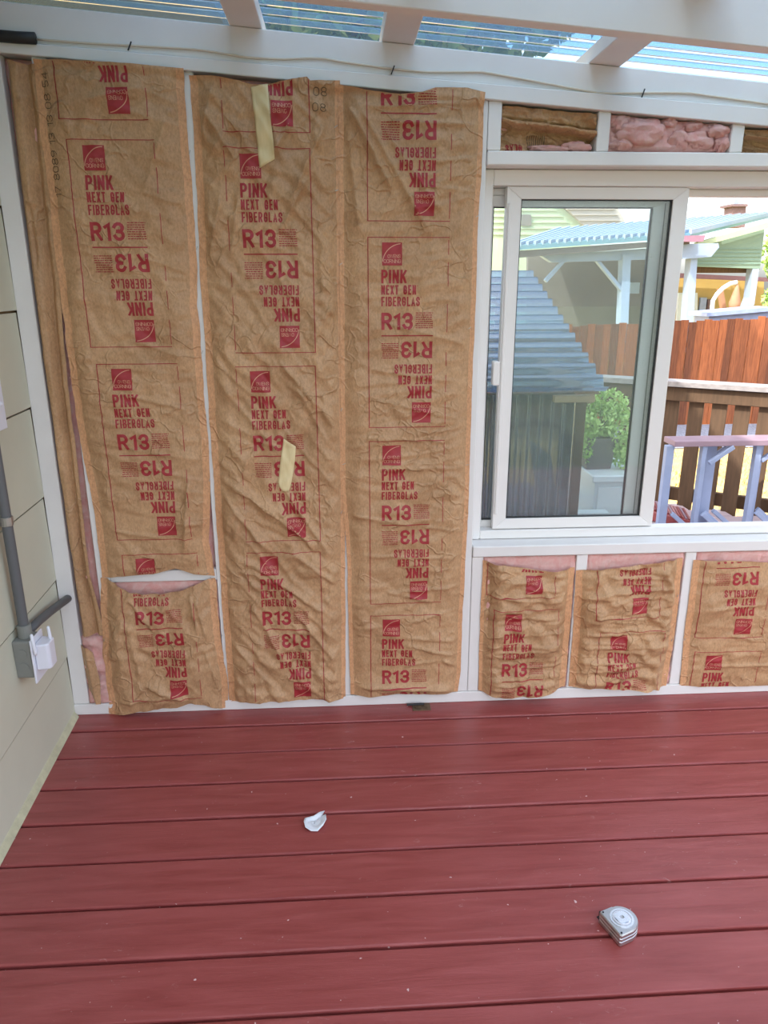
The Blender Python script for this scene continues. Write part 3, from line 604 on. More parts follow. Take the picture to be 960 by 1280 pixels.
staples(r, [(597, 270, 0.6), (587, 410, 0.6), (584, 581, 0.2), (429, 115, 0.8), (431, 112, 0.2)])
# narrow bay beside the corner post
r = empty('insulation_batt', (-0.83, D, 0.3), 'narrow folded kraft insulation strip squeezed in beside the corner post', 'insulation')
b5 = Batt([(7, 75), (20, 187), (34, 300), (53, 450), (77, 620), (90, 710), (103, 797)], [(46, 80), (64, 250), (76, 360), (78, 400), (84, 480), (94, 560), (104, 650), (112, 720), (126, 770), (130, 797)],
          [(3, 72), (20, 78), (46, 80)], [(100, 797), (116, 794), (131, 795)], 0.0, 0.006, 1.45,
          [(35, 250, 48, 340, 0.006, -0.012), (45, 340, 60, 480, 0.006, 0.008)], 41, fl=0.0, flr=0.0, prof=([0, 0.12, 0.35, 0.55, 0.62, 0.8, 1.0], [-0.008, 0.006, 0.003, -0.016, -0.024, -0.002, -0.0005]), y0=0.002, wave=0.004)
b5.build(r, 0.004)
fiber(r, -0.862, -0.785, onY(100, 800, D)[2], lambda x: PLz(x)-0.004, D+0.024, 7, 0.005, 0.01)
r = empty('insulation_batt', (-0.83, D, 0.04), 'small pink insulation offcut with torn kraft flap at the foot of the corner post', 'insulation')
b6 = Batt([(100, 808), (104, 832), (110, 860), (118, 880)], [(116, 812), (122, 835), (126, 850), (127, 880)], [(99, 806), (110, 808), (118, 816), (130, 845)], [(108, 866), (118, 876), (130, 880)], 0.0, 0.004, 0.9, [], 44, fl=0, flr=0, y0=0.004, prof=([0, 0.5, 1], [-0.006, 0.014, 0.006]))
b6.build(r, 0.004)
fiber(r, -0.861, -0.786, 0.041, onY(100, 797, D)[2], D+0.0, 9, 0.010, 0.006)
# under the window
r = empty('insulation_batt', (0.61, D, 0.04), 'kraft insulation piece under the window, first from the left, bulging over the plate', 'insulation')
b7 = Batt([(604, 698), (600, 779), (598, 868)], [(718, 709), (713, 779), (706, 862)], [(603, 700), (616, 702), (640, 705), (659, 708), (690, 710), (719, 709)], [(597, 862), (612, 866), (627, 868), (659, 867), (690, 862), (707, 857)], 0.020, 0.009, 0.05,
          [(604, 740, 690, 748, 0.005, 0.006), (612, 765, 706, 770, 0.005, 0.006), (612, 706, 608, 800, 0.012, -0.016), (640, 730, 712, 735, 0.004, 0.005), (640, 790, 710, 785, 0.004, 0.006), (612, 812, 705, 806, 0.004, 0.005), (650, 830, 705, 826, 0.004, 0.006), (605, 850, 690, 852, 0.005, 0.005)], 52, fl=0.012, flr=0.022, wave=0.004, amp2=1.6)
b7.build(r); b7.printing(r, [(654, 648), (651, 847)], 0.95, 0.98)
fiber(r, 0.457, 0.765, 0.04, 0.532, D+0.004, 13, 0.008, 0.01); staples(r, [(713, 790, 1.4)])
r = empty('insulation_batt', (0.96, D, 0.04), 'kraft insulation piece under the window, middle of three, creased all over', 'insulation')
b8 = Batt([(720, 712), (716.6, 779), (711, 857)], [(854, 697), (845, 779), (833, 857)], [(719, 713), (740, 711), (758, 708), (790, 704), (817, 701), (855, 697)], [(709, 858), (760, 857), (800, 858), (835, 857)], 0.014, 0.010, -0.05,
          [(735, 740, 845, 730, 0.004, 0.006), (730, 765, 840, 772, 0.004, 0.006), (725, 790, 840, 782, 0.004, 0.006), (740, 805, 838, 800, 0.004, 0.007), (725, 822, 800, 828, 0.004, 0.005), (760, 840, 838, 838, 0.004, 0.005), (750, 718, 845, 720, 0.004, 0.006)], 58, fl=0.022, flr=0.022, wave=0.004, amp2=1.8)
b8.build(r); b8.printing(r, [(789, 682), (778, 866)], 0.96, 0.92)
fiber(r, 0.804, 1.133, 0.04, 0.532, D+0.004, 14, 0.008, 0.01); staples(r, [(847, 745, 1.4), (840, 800, 1.3)])
r = empty('insulation_batt', (1.35, D, 0.04), 'kraft insulation piece under the window, cut off by the right edge', 'insulation')
b9 = Batt([(867, 700), (857, 779), (849, 857)], [(1010, 696), (1000, 779), (990, 855)], [(866, 700), (910, 699), (960, 702), (1012, 698)], [(848, 857), (900, 857), (990, 854)], 0.010, 0.005, 0.1,
          [(900, 790, 960, 800, 0.004, 0.004), (870, 760, 960, 752, 0.004, 0.004), (880, 830, 990, 826, 0.004, 0.005)], 63, fl=0.022, flr=0.022, wave=0.004)
b9.build(r); b9.printing(r, [(922, 709), (896, 894)], 1.0, 0.95)
fiber(r, 1.172, 1.529, 0.04, 0.532, D+0.004, 15, 0.008, 0.01); staples(r, [(856, 799, 1.3)])
# above the window
def crumple(root, x0, x1, z0, z1f, seed):
    st = 0.004; nx = int((x1-x0)/st); nz = int(0.15/st)
    X, Tt = np.meshgrid(np.linspace(x0, x1, nx+1), np.linspace(0, 1, nz+1)); Z = z0+(z1f(X)-z0)*Tt
    U = (X-x0)/(x1-x0)
    # two stiff folds of paper: a strip across the top, a rolled fold below it and a flat lower sheet
    ln = 0.60-0.25*U+0.10*(fbm(U*5, U*0+seed, seed)-0.5)           # lower edge of the rolled fold
    lt = 0.78-0.16*U
    roll = np.where(Tt > lt, 0.010, np.where(Tt > ln, 0.034*np.sin(np.pi*np.clip((Tt-ln)/np.maximum(lt-ln, 0.02), 0, 1))-0.010, -0.030+0.020*(1-Tt/np.maximum(ln, 0.05))))
    Y = D+0.030-roll-0.016*(ridge(U*3+Tt, Tt*2.2+U*1.2, seed+3)-0.3)-0.016*(fbm(U*8, Tt*4, seed+5)-0.5)-0.009*ridge(U*7+Tt*4, Tt*4-U*3, seed+9)-0.004*np.abs(2*((U*9+Tt*2+1.5*fbm(U*4, Tt*3, seed+2))%1)-1)
    V = np.stack([X, Y, Z], 2).reshape(-1, 3); m_ = nx+1
    mesh('kraft_facing', V, [(i*m_+j, i*m_+j+1, (i+1)*m_+j+1, (i+1)*m_+j) for i in range(nz) for j in range(nx)], KRAFT, root, True)
    return X, Y, Z
r = empty('insulation_batt', (0.59, D, 1.74), 'crumpled kraft insulation stuffed above the window, leftmost of the upper row', 'insulation')
X, Y, Z = crumple(r, 0.458, 0.724, 1.741, lambda x: PLz(x)-0.006, 71)
fiber(r, 0.457, 0.725, 1.740, lambda x: PLz(x)-0.002, D+0.058, 17, 0.004, 0.01)
def VN(x, y, sd): return float(vn(np.array(x), np.array(y), sd))
def lumps(root, spec, name):
    V = []; Fc = []
    for x, y, z, rx, ry, rz, sd in spec:
        n = len(V); nu, nv = 36, 22
        for i in range(nv+1):
            for j in range(nu):
                a = math.pi*i/nv; p = 2*math.pi*j/nu; d = (math.sin(a)*math.cos(p), math.sin(a)*math.sin(p), math.cos(a))
                k = 1+0.55*(VN(d[0]*1.6+sd, d[2]*1.6+d[1]*2, sd)-0.5)+0.30*(VN(d[0]*4+sd, d[2]*4+d[1]*3, sd+2)-0.5)-0.16*(1-abs(2*VN(d[0]*3+sd, d[2]*5+d[1]*4, sd+5)-1))**2+0.07*(VN(d[0]*14+sd, d[2]*14+d[1]*9, sd+3)-0.5); V.append((x+rx*d[0]*k, y+ry*d[1]*k, z+rz*d[2]*k))
        for i in range(nv):
            for j in range(nu): Fc.append((n+i*nu+j, n+i*nu+(j+1) % nu, n+(i+1)*nu+(j+1) % nu, n+(i+1)*nu+j))
    return mesh(name, V, Fc, PINK, root, True)
def onsheet(tri, mat, name):
    q = split(tri, 0.006).reshape(-1, 2); i = np.clip(((q[:, 0]-X[0, 0])/(X[0, -1]-X[0, 0])*(X.shape[1]-1)).round().astype(int), 0, X.shape[1]-1)
    zt0 = Z[0, i]; zt1 = Z[-1, i]; j = np.clip(((q[:, 1]-zt0)/(zt1-zt0)*(X.shape[0]-1)).round().astype(int), 0, X.shape[0]-1)
    mesh(name, np.stack([q[:, 0], Y[j, i]-0.0022, q[:, 1]], 1), np.arange(len(q)).reshape(-1, 3), mat, r)
w_ = -word('GLAS', 0, 0.045, 0, 0.024, 0.0036, 0.7); pz = onY(655, 178, D); onsheet(w_+np.array([pz[0], pz[2]]), RED, 'printed_word')
pz = onY(664, 166, D); onsheet(np.concatenate([rect(pz[0]+0.006*k, pz[0]+0.006*k+0.0015, pz[2]-0.044, pz[2]) for k in range(9)]), BLACKINK, 'small_print')
lumps(r, [(0.60, D+0.022, 1.748, 0.07, 0.016, 0.008, 1), (0.68, D+0.020, 1.752, 0.045, 0.018, 0.012, 2), (0.715, D+0.02, 1.822, 0.012, 0.015, 0.012, 3)], 'fiberglass')
r = empty('insulation_batt', (0.94, D, 1.74), 'bare pink fibreglass wad stuffed in the middle bay above the window', 'insulation')
fiber(r, 0.7615, 1.1085, 1.740, lambda x: PLz(x)-0.003, D+0.014, 18, 0.010, 0.004)
lumps(r, [(0.80, D+0.016, 1.81, 0.030, 0.018, 0.024, 4), (0.85, D+0.010, 1.785, 0.075, 0.026, 0.036, 5), (0.93, D+0.014, 1.812, 0.025, 0.020, 0.016, 6), (0.965, D+0.018, 1.775, 0.030, 0.018, 0.030, 7), (1.02, D+0.014, 1.768, 0.05, 0.022, 0.022, 8), (1.07, D+0.012, 1.795, 0.035, 0.022, 0.020, 9), (1.00, D+0.016, 1.806, 0.03, 0.018, 0.014, 10), (1.085, D+0.012, 1.758, 0.022, 0.020, 0.020, 11), (0.80, D+0.014, 1.758, 0.036, 0.020, 0.018, 12)], 'fiberglass')
r = empty('insulation_batt', (1.32, D, 1.74), 'crumpled kraft insulation above the window, at the right edge of the photo', 'insulation')
crumple(r, 1.148, 1.498, 1.741, lambda x: PLz(x)-0.006, 77)
fiber(r, 1.147, 1.499, 1.740, lambda x: PLz(x)-0.002, D+0.058, 19, 0.004, 0.01)

# masking tape strips on the second batt
def tape(label, L, Rr):
    V = []; n = len(L); Fc = []
    xs = np.linspace(0, 1, 9)
    for (lx, ly), (rx, ry) in zip(L, Rr):
        for q in xs:
            p = onY(lx+(rx-lx)*q, ly+(ry-ly)*q, D-0.014); y = float(b3.Y(np.array(p[0]), np.array(min(p[2], float(b3.T(np.array(p[0]))))))) - 0.0025
            V.append((p[0], y, p[2]))
    m_ = 9
    for i in range(n-1):
        for j in range(m_-1): a = i*m_+j; Fc.append((a, a+1, a+m_+1, a+m_))
    o = mesh('masking_tape', V, Fc, TAPE, None, True); sd = o.modifiers.new('thick', 'SOLIDIFY'); sd.thickness = 0.0006
    return tag(o, label, 'tape', 'masking tape strips')
def strip(pts, n):
    a = np.array(pts, float); d = np.r_[0, np.cumsum(np.hypot(*np.diff(a, axis=0).T))]; u = np.linspace(0, d[-1], n); return list(zip(np.interp(u, d, a[:, 0]), np.interp(u, d, a[:, 1])))
tape('long cream masking tape strip holding up the top of the middle batt', strip([(314, 110), (319, 150), (323, 190), (325, 211)], 26), strip([(335, 106), (339, 150), (343, 182), (344, 200)], 26))
tape('short cream masking tape strip stuck over the lower red lettering', strip([(355, 547), (351, 575), (348, 603), (353, 612)], 18), strip([(370, 557), (369, 575), (365, 600), (362, 612)], 18))

# ================================================================== THINGS ON THE WALLS AND FLOOR
# cable along the rafter
pts = [(45, 49), (110, 54), (165, 57), (250, 62), (310, 72), (355, 74), (400, 72), (425, 77), (480, 85), (530, 90), (605, 90), (670, 102), (750, 117), (805, 116), (860, 116), (960, 130), (1010, 136)]
from math import floor as _f
PP = [onY(x, y, D-0.006) for x, y in strip(pts, 60)]
cab = empty('cable', PP[30], 'thin cream cable stapled along the sloping white rafter', 'cable')
MB().tube(PP, 0.0028, 8).build('wire', WIRE, cab, smooth=True)
for x, y in ((162, 57), (491, 87), (804, 116)):
    MB().bar(onY(x+2, y-5, D-0.010), onY(x-2, y+6, D-0.010), 0.003, 0.003).build('cable_staple', BLACK, cab)
cd = MB().tube([onY(x, y, D-0.016) for x, y in ((-14, 43), (0, 45), (22, 47), (44, 48))], 0.014, 14).build('flexible_conduit', BLACK, smooth=True)
tag(cd, 'dark flexible conduit stub at the upper left end of the rafter', 'conduit')

# electrical gear on the left wall
XW = WX(1.95)
def wallpt(px, py, off): return onX(px, py, XW+off)
cp = [wallpt(x, y, 0.028) for x, y in ((-4, 440), (2, 530), (8, 590), (15, 660), (22, 720), (30, 785))]
ym = cp[-1][1]; cz = [p[2] for p in cp]
con = empty('grey_conduit', (XW+0.028, ym, cz[-1]), 'vertical grey electrical conduit clipped to the pale siding', 'conduit')
MB().tube([(XW+0.028, ym+0.0*i, z) for i, z in enumerate(np.linspace(1.08, 0.45, 12))], 0.0135, 16).build('pipe', GREY, con, smooth=True)
st = MB(); zs = wallpt(10, 650, 0.028)[2]
st.tube([(XW+0.028, ym, zs-0.012), (XW+0.028, ym, zs+0.012)], 0.0165, 16); st.box((XW+0.003, ym-0.05, zs-0.011), (XW+0.012, ym+0.022, zs+0.011)); st.build('pipe_strap', STEEL, con, bevel=0.001)
MB().tube([(XW+0.028, ym, 0.46), (XW+0.028, ym, 0.500)], 0.0185, 18).build('coupling', GREYBOX, con, bevel=0.002)
zt, zbx = 0.464, 0.352
jb = empty('outlet_box', (XW, ym, zbx), 'grey weatherproof outlet box with white cover plate below the vertical conduit', 'outlet box')
MB().box((XW+0.002, ym-0.034, zbx), (XW+0.052, ym+0.034, zt)).build('box', GREYBOX, jb, bevel=0.007, seg=3)
kn = MB()
for z in (zbx+0.035, zbx+0.075): kn.tube([(XW+0.027, ym-0.0345, z), (XW+0.027, ym-0.036, z)], 0.014, 18)
kn.build('knockout', GREYBOX, jb)
MB().box((XW+0.0525, ym-0.040, zbx-0.014), (XW+0.058, ym+0.040, zt+0.004)).build('cover_plate', PLAST, jb, bevel=0.002)
ex = empty('plug_in_device', (XW+0.06, ym, zbx+0.03), 'white plug-in device with two stub antennas on the outlet box', 'device')
zx0, zx1 = zbx+0.022, zbx+0.098
e_ = MB().prism([(XW+0.0585, ym-0.030, zx0), (XW+0.090, ym-0.026, zx0), (XW+0.096, ym-0.018, zx0), (XW+0.096, ym+0.018, zx0), (XW+0.090, ym+0.026, zx0), (XW+0.0585, ym+0.030, zx0)], (0, 0, zx1-zx0)); e_.build('body', PLAST, ex, bevel=0.004, seg=2)
for dx, dy in ((0.064, -0.036), (0.090, 0.012)):
    MB().tube([(XW+dx, ym+dy, zx1-0.026), (XW+dx, ym+dy, zx1-0.018), (XW+dx-0.003, ym+dy, zx1+0.034), (XW+dx-0.003, ym+dy, zx1+0.037)], [0.0035, 0.005, 0.0042, 0.002], 12).build('antenna', PLAST, ex, smooth=True)
c2p = [wallpt(x, y, 0.030) for x, y in ((40, 789), (52, 777), (66, 765), (84, 749))]
c2p = [(XW+0.020, ym+0.034, c2p[0][2]+0.0)]+[(XW+0.020, p[1], p[2]) for p in c2p[1:-1]]+[(XW+0.020, D-0.0005, wallpt(84, 749, 0.02)[2])]
tag(MB().tube(c2p, 0.0125, 14).build('grey_conduit', GREY, smooth=True), 'grey conduit running from the outlet box back into the corner post', 'conduit')
wz = wallpt(20, 525, 0.02); wt = wallpt(14, 468, 0.02)
sw = empty('switch_box', (XW, 1.93, 1.1), 'white switch plate on the left siding above the conduit, cut off by the photo edge', 'switch')
MB().box((XW+0.002, ym-0.06, wz[2]), (XW+0.028, ym+0.07, wt[2])).build('box', PLAST, sw, bevel=0.004, seg=2)
MB().box((XW+0.0285, ym-0.068, wz[2]-0.006), (XW+0.034, ym+0.078, wt[2]+0.006)).build('cover_plate', PLAST, sw, bevel=0.002)
MB().bar((XW+0.034, ym+0.03, (wz[2]+wt[2])/2), (XW+0.050, ym+0.03, (wz[2]+wt[2])/2+0.006), 0.009, 0.008).build('toggle', PLAST, sw, bevel=0.001)

# tape measure lying on the boards
A, Bq, Cq, Tp = [onZ(*q, 0.034) for q in ((749, 1139), (776.5, 1170), (808, 1157), (772, 1126))]
A, Bq, Cq = [np.array([q[0], q[1]]) for q in (A, Bq, Cq)]
cen = (A+Cq)/2; ex_ = (Bq-A)/np.linalg.norm(Bq-A); ey_ = np.array([-ex_[1], ex_[0]]); ln = np.linalg.norm(Bq-A); dp = abs((Cq-Bq)@ey_)
def TM(u, v_): p = A+ex_*u+ey_*v_; return (p[0], p[1])
prof = [(0.002, 0), (ln-0.003, 0), (ln, 0.003), (ln, dp-0.012)]
cu_, cv_ = ln*0.5, dp*0.42
ang = np.linspace(math.radians(8), math.radians(160), 18)
prof = prof[:3]+[(cu_+ln*0.5*math.cos(a), cv_+dp*0.58*math.sin(a)) for a in ang]+[(0.002, dp*0.52), (0, dp*0.48), (0, 0.003)]
tm = empty('tape_measure', (*TM(ln/2, dp/2), 0), 'chrome tape measure lying flat on the red deck boards', 'tape measure')
def ring(sc, z):
    c_ = np.array([cu_, cv_+dp*0.08]); return [(*TM(*(c_+(np.array(q)-c_)*sc)), z) for q in prof]
n = len(prof); V = []; Fc = []
lv = [(0.94, 0.0005), (1.0, 0.004), (1.0, 0.0125), (0.965, 0.0135), (0.965, 0.0150), (1.0, 0.016), (1.0, 0.0215), (0.965, 0.0225), (0.965, 0.024), (1.0, 0.025), (1.0, 0.031), (0.95, 0.034)]
for sc, z in lv: V += ring(sc, z)
for i in range(len(lv)-1):
    for k in range(n): Fc.append((i*n+k, i*n+(k+1) % n, (i+1)*n+(k+1) % n, (i+1)*n+k))
Fc += [tuple(range(n))[::-1], tuple(range((len(lv)-1)*n, len(lv)*n))]
mesh('case', V, Fc, CHROMED, tm)
cc = np.array([cu_, cv_+dp*0.06])
def disc(name, r0_, r1_, z0, z1, mat, k=32, sq=0):
    m_ = MB(); V = []; Fc = []
    for rr, z in ((r0_, z0), (r1_, z0), (r1_, z1), (r0_, z1)):
        for i in range(k):
            a = 2*math.pi*i/k; q = (abs(math.cos(a))**(2/sq)*math.copysign(1, math.cos(a)), abs(math.sin(a))**(2/sq)*math.copysign(1, math.sin(a))) if sq else (math.cos(a), math.sin(a))
            V.append((*TM(*(cc+rr*np.array(q))), z))
    for s_ in range(4):
        for i in range(k): Fc.append((s_*k+i, s_*k+(i+1) % k, ((s_+1) % 4)*k+(i+1) % k, ((s_+1) % 4)*k+i))
    return mesh(name, V, Fc, mat, tm)
MB().prism([(*TM(*(cc+np.array([0.026*math.cos(a), 0.026*math.sin(a)]))), 0.034) for a in np.linspace(0, 2*math.pi, 33)[:-1]], (0, 0, 0.0012)).build('face_plate', CHROME, tm)
disc('label_ring', 0.0205, 0.0215, 0.035, 0.0360, CHROMED); disc('label_ring', 0.0165, 0.0190, 0.035, 0.0364, PLAST)
disc('hub', 0.0045, 0.0150, 0.035, 0.0385, CHROME, 32, 4.0)
MB().prism([(*TM(*(cc+np.array([0.005*math.cos(a), 0.005*math.sin(a)]))), 0.035) for a in np.linspace(0, 2*math.pi, 17)[:-1]], (0, 0, 0.0015)).build('hub_center', CHROMED, tm)
for q in ((0.006, 0.006), (ln-0.006, 0.006)):
    p = TM(*q); MB().tube([(p[0], p[1], 0.0335), (p[0], p[1], 0.0352)], 0.0022, 10).build('screw', BLACK, tm)
p, q = TM(-0.002, 0.008), TM(-0.005, 0.010)
MB().bar((*TM(-0.0015, 0.006), 0.010), (*TM(-0.0015, 0.006), 0.026), 0.003, 0.010).build('tape_hook', BLACK, tm)
MB().bar((*TM(0.002, 0.006), 0.012), (*TM(-0.006, 0.006), 0.012), 0.012, 0.002).build('tape_hook', BLACK, tm)

# white scrap on the boards
sc_ = np.array(onZ(394, 1028, 0))[:2]
cr = [(381, 1024), (392, 1022), (400, 1016), (406, 1013), (402, 1020), (407, 1020), (408, 1027), (404, 1033), (397, 1038), (389, 1038), (382, 1036), (380, 1030)]
V = []; nn = len(cr); cen_ = np.array(onZ(394, 1028, 0.004))
for k in np.linspace(0, 1, 7):
    for i, (x, y) in enumerate(cr):
        p = np.array(onZ(x, y, 0.004)); w = cen_+(p-cen_)*k; z = 0.003+0.009*k*k*(0.5+0.5*math.sin(i*1.3))+0.002*math.sin(9*k+i); V.append((w[0], w[1], z))
Fc = [(i*nn+j, i*nn+(j+1) % nn, (i+1)*nn+(j+1) % nn, (i+1)*nn+j) for i in range(6) for j in range(nn)]
o = mesh('paper_scrap', V, Fc, CHIP, None, True); sd = o.modifiers.new('thick', 'SOLIDIFY'); sd.thickness = 0.0012
tag(o, 'crumpled white scrap lying on the red deck boards', 'scrap')

# rusty catch plate let into the first board
p0 = onZ(508, 879, 0.001); p1 = onZ(540, 890, 0.001)
lp = empty('floor_catch', (p0[0], 2.185, 0), 'small rusty metal catch plate set in the first board by the wall', 'hardware')
MB().box((p0[0]+0.018, 2.163, -0.0005), (p1[0]-0.002, 2.205, 0.003)).build('plate', RUST, lp, bevel=0.001)
MB().tube([(p0[0], 2.196, 0.005), (p0[0]+0.06, 2.196, 0.005)], 0.004, 10).build('pin', BLACK, lp)
for dx in (0.03, 0.066): MB().tube([(p0[0]+dx, 2.178, 0.003), (p0[0]+dx, 2.178, 0.005)], 0.004, 10).build('screw', RUST, lp)

# ================================================================== OUTSIDE
od = empty('outdoor_deck', (1.5, 3.5, 0), kind='structure')
yy = 2.33; i = 0
rl = lambda x: 4.449-0.684*(x-2.251)            # plan line of the deck railing
while yy < 5.1:
    y1 = yy+0.137; xr = min(3.6, 2.251+(4.449-y1)/0.684+0.06)
    MB().box((-0.2, yy, -0.04), (xr, y1, -0.003)).build('plank', DECKGLARE, od, bevel=0.003); yy += 0.146
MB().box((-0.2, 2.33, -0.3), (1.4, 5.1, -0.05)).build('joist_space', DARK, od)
gr = MB(); gr.add([(-30, 2.4, -0.5), (60, 2.4, -0.5), (60, 13.6, -1.20), (-30, 13.6, -1.20)], [(0, 1, 2, 3)]); gr.add([(-30, 13.6, -1.2), (60, 13.6, -1.2), (90, 90, -1.2), (-60, 90, -1.2)], [(0, 1, 2, 3)])
tag(gr.build('yard_ground', GRASS), kind='structure')
gl2 = MB(); gl2.add([(-60, -60, -0.5), (60, -60, -0.5), (60, 2.4, -0.5), (-60, 2.4, -0.5)], [(0, 1, 2, 3)]); tag(gl2.build('unseen_dim_ground', DIMGREEN), kind='structure')  # unseen ground behind the camera, coloured dark to dim the glass reflections
gv = MB(); gv.add([(4.0, 10.6, -0.5-0.7*8.2/11.2+0.012), (14, 10.6, -0.5-0.7*8.2/11.2+0.012), (14, 13.4, -1.175), (4.0, 13.4, -1.175)], [(0, 1, 2, 3)])
tag(gv.build('gravel_bed', GRAVEL), 'grey blue gravel strip along the foot of the wooden fence', 'gravel', kind='stuff')
# grass tufts
rng = np.random.default_rng(4); V = []; Fc = []
for k in range(5000):
    y = rng.uniform(5.2, 10.4); x = rng.uniform(1.5, 7.5); z = -0.5-0.7*(y-2.4)/11.2; h_ = rng.uniform(0.03, 0.10); a = rng.uniform(0, 6.28); w = 0.012
    n = len(V); V += [(x-w*math.cos(a), y-w*math.sin(a), z-0.01), (x+w*math.cos(a), y+w*math.sin(a), z-0.01), (x+rng.uniform(-0.05, 0.05), y+rng.uniform(-0.05, 0.05), z+h_)]; Fc.append((n, n+1, n+2))
tag(mesh('dry_grass', V, Fc, GRASS), 'short dry yellow grass in the yard beyond the deck railing', 'grass', kind='stuff')

# deck railing
rr = empty('deck_railing', (2.4, rl(2.4), 0), 'weathered brown deck railing with flat balusters seen through the open window', 'railing')
def onrail(px, py, off=0.0):
    d = ray(px, py); k = (4.449+0.684*2.251+off)/(d[1]+0.684*d[0]); return EYE+d*k
ux = Vector((1, -0.684, 0)).normalized()
cpz = 0.785
xa, xb = 1.55, 3.3
MB().bar((xa, rl(xa)-0.0, cpz), (xb, rl(xb), cpz), 0.14, 0.035).build('cap_rail', CAPW, rr, bevel=0.003)
MB().bar((xa, rl(xa)-0.03, cpz-0.065), (xb, rl(xb)-0.03, cpz-0.065), 0.035, 0.085).build('rail', RAILW, rr, bevel=0.003)
MB().bar((xa, rl(xa)+0.045, 0.06), (xb, rl(xb)+0.045, 0.06), 0.035, 0.085).build('rail', RAILW, rr, bevel=0.003)
cents = [838, 868.5, 897.5, 926.5, 957]
xsr = [onrail(c_, 525)[0] for c_ in cents]; dlt = (xsr[-1]-xsr[0])/4
for k in range(-5, 9):
    x = xsr[k] if 0 <= k < 5 else (xsr[0]+k*dlt if k < 0 else xsr[4]+(k-4)*dlt)
    if x > 3.2: continue
    MB().bar((x, rl(x), -0.12), (x, rl(x), cpz-0.018), 0.088, 0.022, side=tuple(ux)).build('baluster', RAILW, rr, bevel=0.003)
# grey workbench / trestle in front of the railing
tb = empty('trestle_bench', (2.4, 4.0, 0), 'blue grey trestle bench with mauve top board standing before the railing', 'bench')
yt = 3.96; zt_ = onY(890, 551, yt)[2]
MB().box((1.86, yt-0.05, zt_-0.022), (3.0, yt+0.10, zt_+0.010)).build('top_board', PURPLE, tb, bevel=0.003)
def leg(px0, px1, y0=0.0):
    a = onY((px0+px1)/2, 600, yt); w = (px1-px0)/915*yt*1.03
    MB().box((a[0]-w/2, yt+y0-0.02, 0.0), (a[0]+w/2, yt+y0+0.02, zt_-0.022)).build('leg', BLUEGREY, tb, bevel=0.002); return a[0]
l1 = leg(827, 837); l1b = leg(838, 843, 0.06); l2 = leg(869, 875, -0.02); l3 = leg(879, 893, 0.03); l4 = leg(937, 945); l4b = leg(946, 953, 0.05)
for x, y_ in ((l2+0.03, -0.045), (l3+0.03, 0.07), (l4+0.03, 0.0)):
    MB().bar((x, yt+y_, zt_-0.12), (x+0.13, yt+y_, zt_-0.026), 0.022, 0.025).build('brace', BLUEGREY, tb, bevel=0.002)
for x, y_ in ((l1b+0.005, -0.03), (l2+0.03, -0.045), (l3-0.01, -0.02), (l3+0.06, 0.02), (l4+0.03, -0.03), (l4b+0.03, 0.03)):
    MB().bar((x, yt+y_, 0.115), (x+0.12, yt+y_, 0.014), 0.022, 0.025).build('brace', BLUEGREY, tb, bevel=0.002)
dk = empty('slatted_panel', (2.0, 4.2, 0), 'low red slatted panel lying on the outdoor deck beside the trestle', 'panel')
a_, b_, c_ = [onZ(*q, 0.05) for q in ((815, 639), (862, 652), (815, 632))]
for k in range(13):
    q = k/12; p = a_+(b_-a_)*q; MB().bar(p, p+np.array([0.06, 0.22, 0]), 0.012, 0.03).build('slat', PURPLE if k % 4 == 3 else DECK, dk)
MB().bar(a_+np.array([-0.02, -0.015, -0.02]), b_+np.array([0.02, -0.015, -0.02]), 0.03, 0.055).build('rail', DECK, dk, bevel=0.002)
MB().bar(a_+np.array([0.06, 0.23, -0.02]), b_+np.array([0.06, 0.23, -0.02]), 0.03, 0.055).build('rail', DECK, dk, bevel=0.002)

# lean-to shelter just outside the glass
lt_ = empty('lean_to_shelter', (0.4, 3.2, 0), 'lean-to shelter with blue corrugated roof and dark ribbed wall outside the glass', 'shelter')
XS = 0.978; Yb, Yt, Zb, Zt = 2.62, 3.84, 1.008, 1.434
dv = np.array([0, Yt-Yb, Zt-Zb]); dl_ = np.linalg.norm(dv); dv = dv/dl_; nv_ = np.array([0, -dv[2], dv[1]])
corrugated('roof_panel', SHEDM, lt_, (-0.6, Yb, Zb), (XS+0.6, 0, 0), dv, nv_, 2, 0.098, 0.022, dl_)
corrugated('wall_panel', SMOKE, lt_, (-0.6, 2.74, 0.0), (0, 0, 0.985), (1, 0, 0), (0, -1, 0), 2, 0.045, 0.013, 1.50)
MB().box((0.902, 2.745, 0.0), (0.94, 2.80, 0.96)).build('corner_post', RAILW, lt_, bevel=0.003)
MB().box((-0.6, 2.76, 0.945), (0.90, 2.80, 0.985)).build('front_beam', RAILW, lt_, bevel=0.003)
MB().box((0.80, 2.70, 0.958), (0.955, 2.73, 0.985)).build('trim_block', WOODL, lt_, bevel=0.003)
MB().box((0.78, 3.70, 0.0), (0.82, 3.75, 1.36)).build('rear_post', RAILW, lt_, bevel=0.003)
MB().box((-0.6, 3.70, 1.33), (0.9, 3.75, 1.38)).build('rear_beam', RAILW, lt_, bevel=0.003)

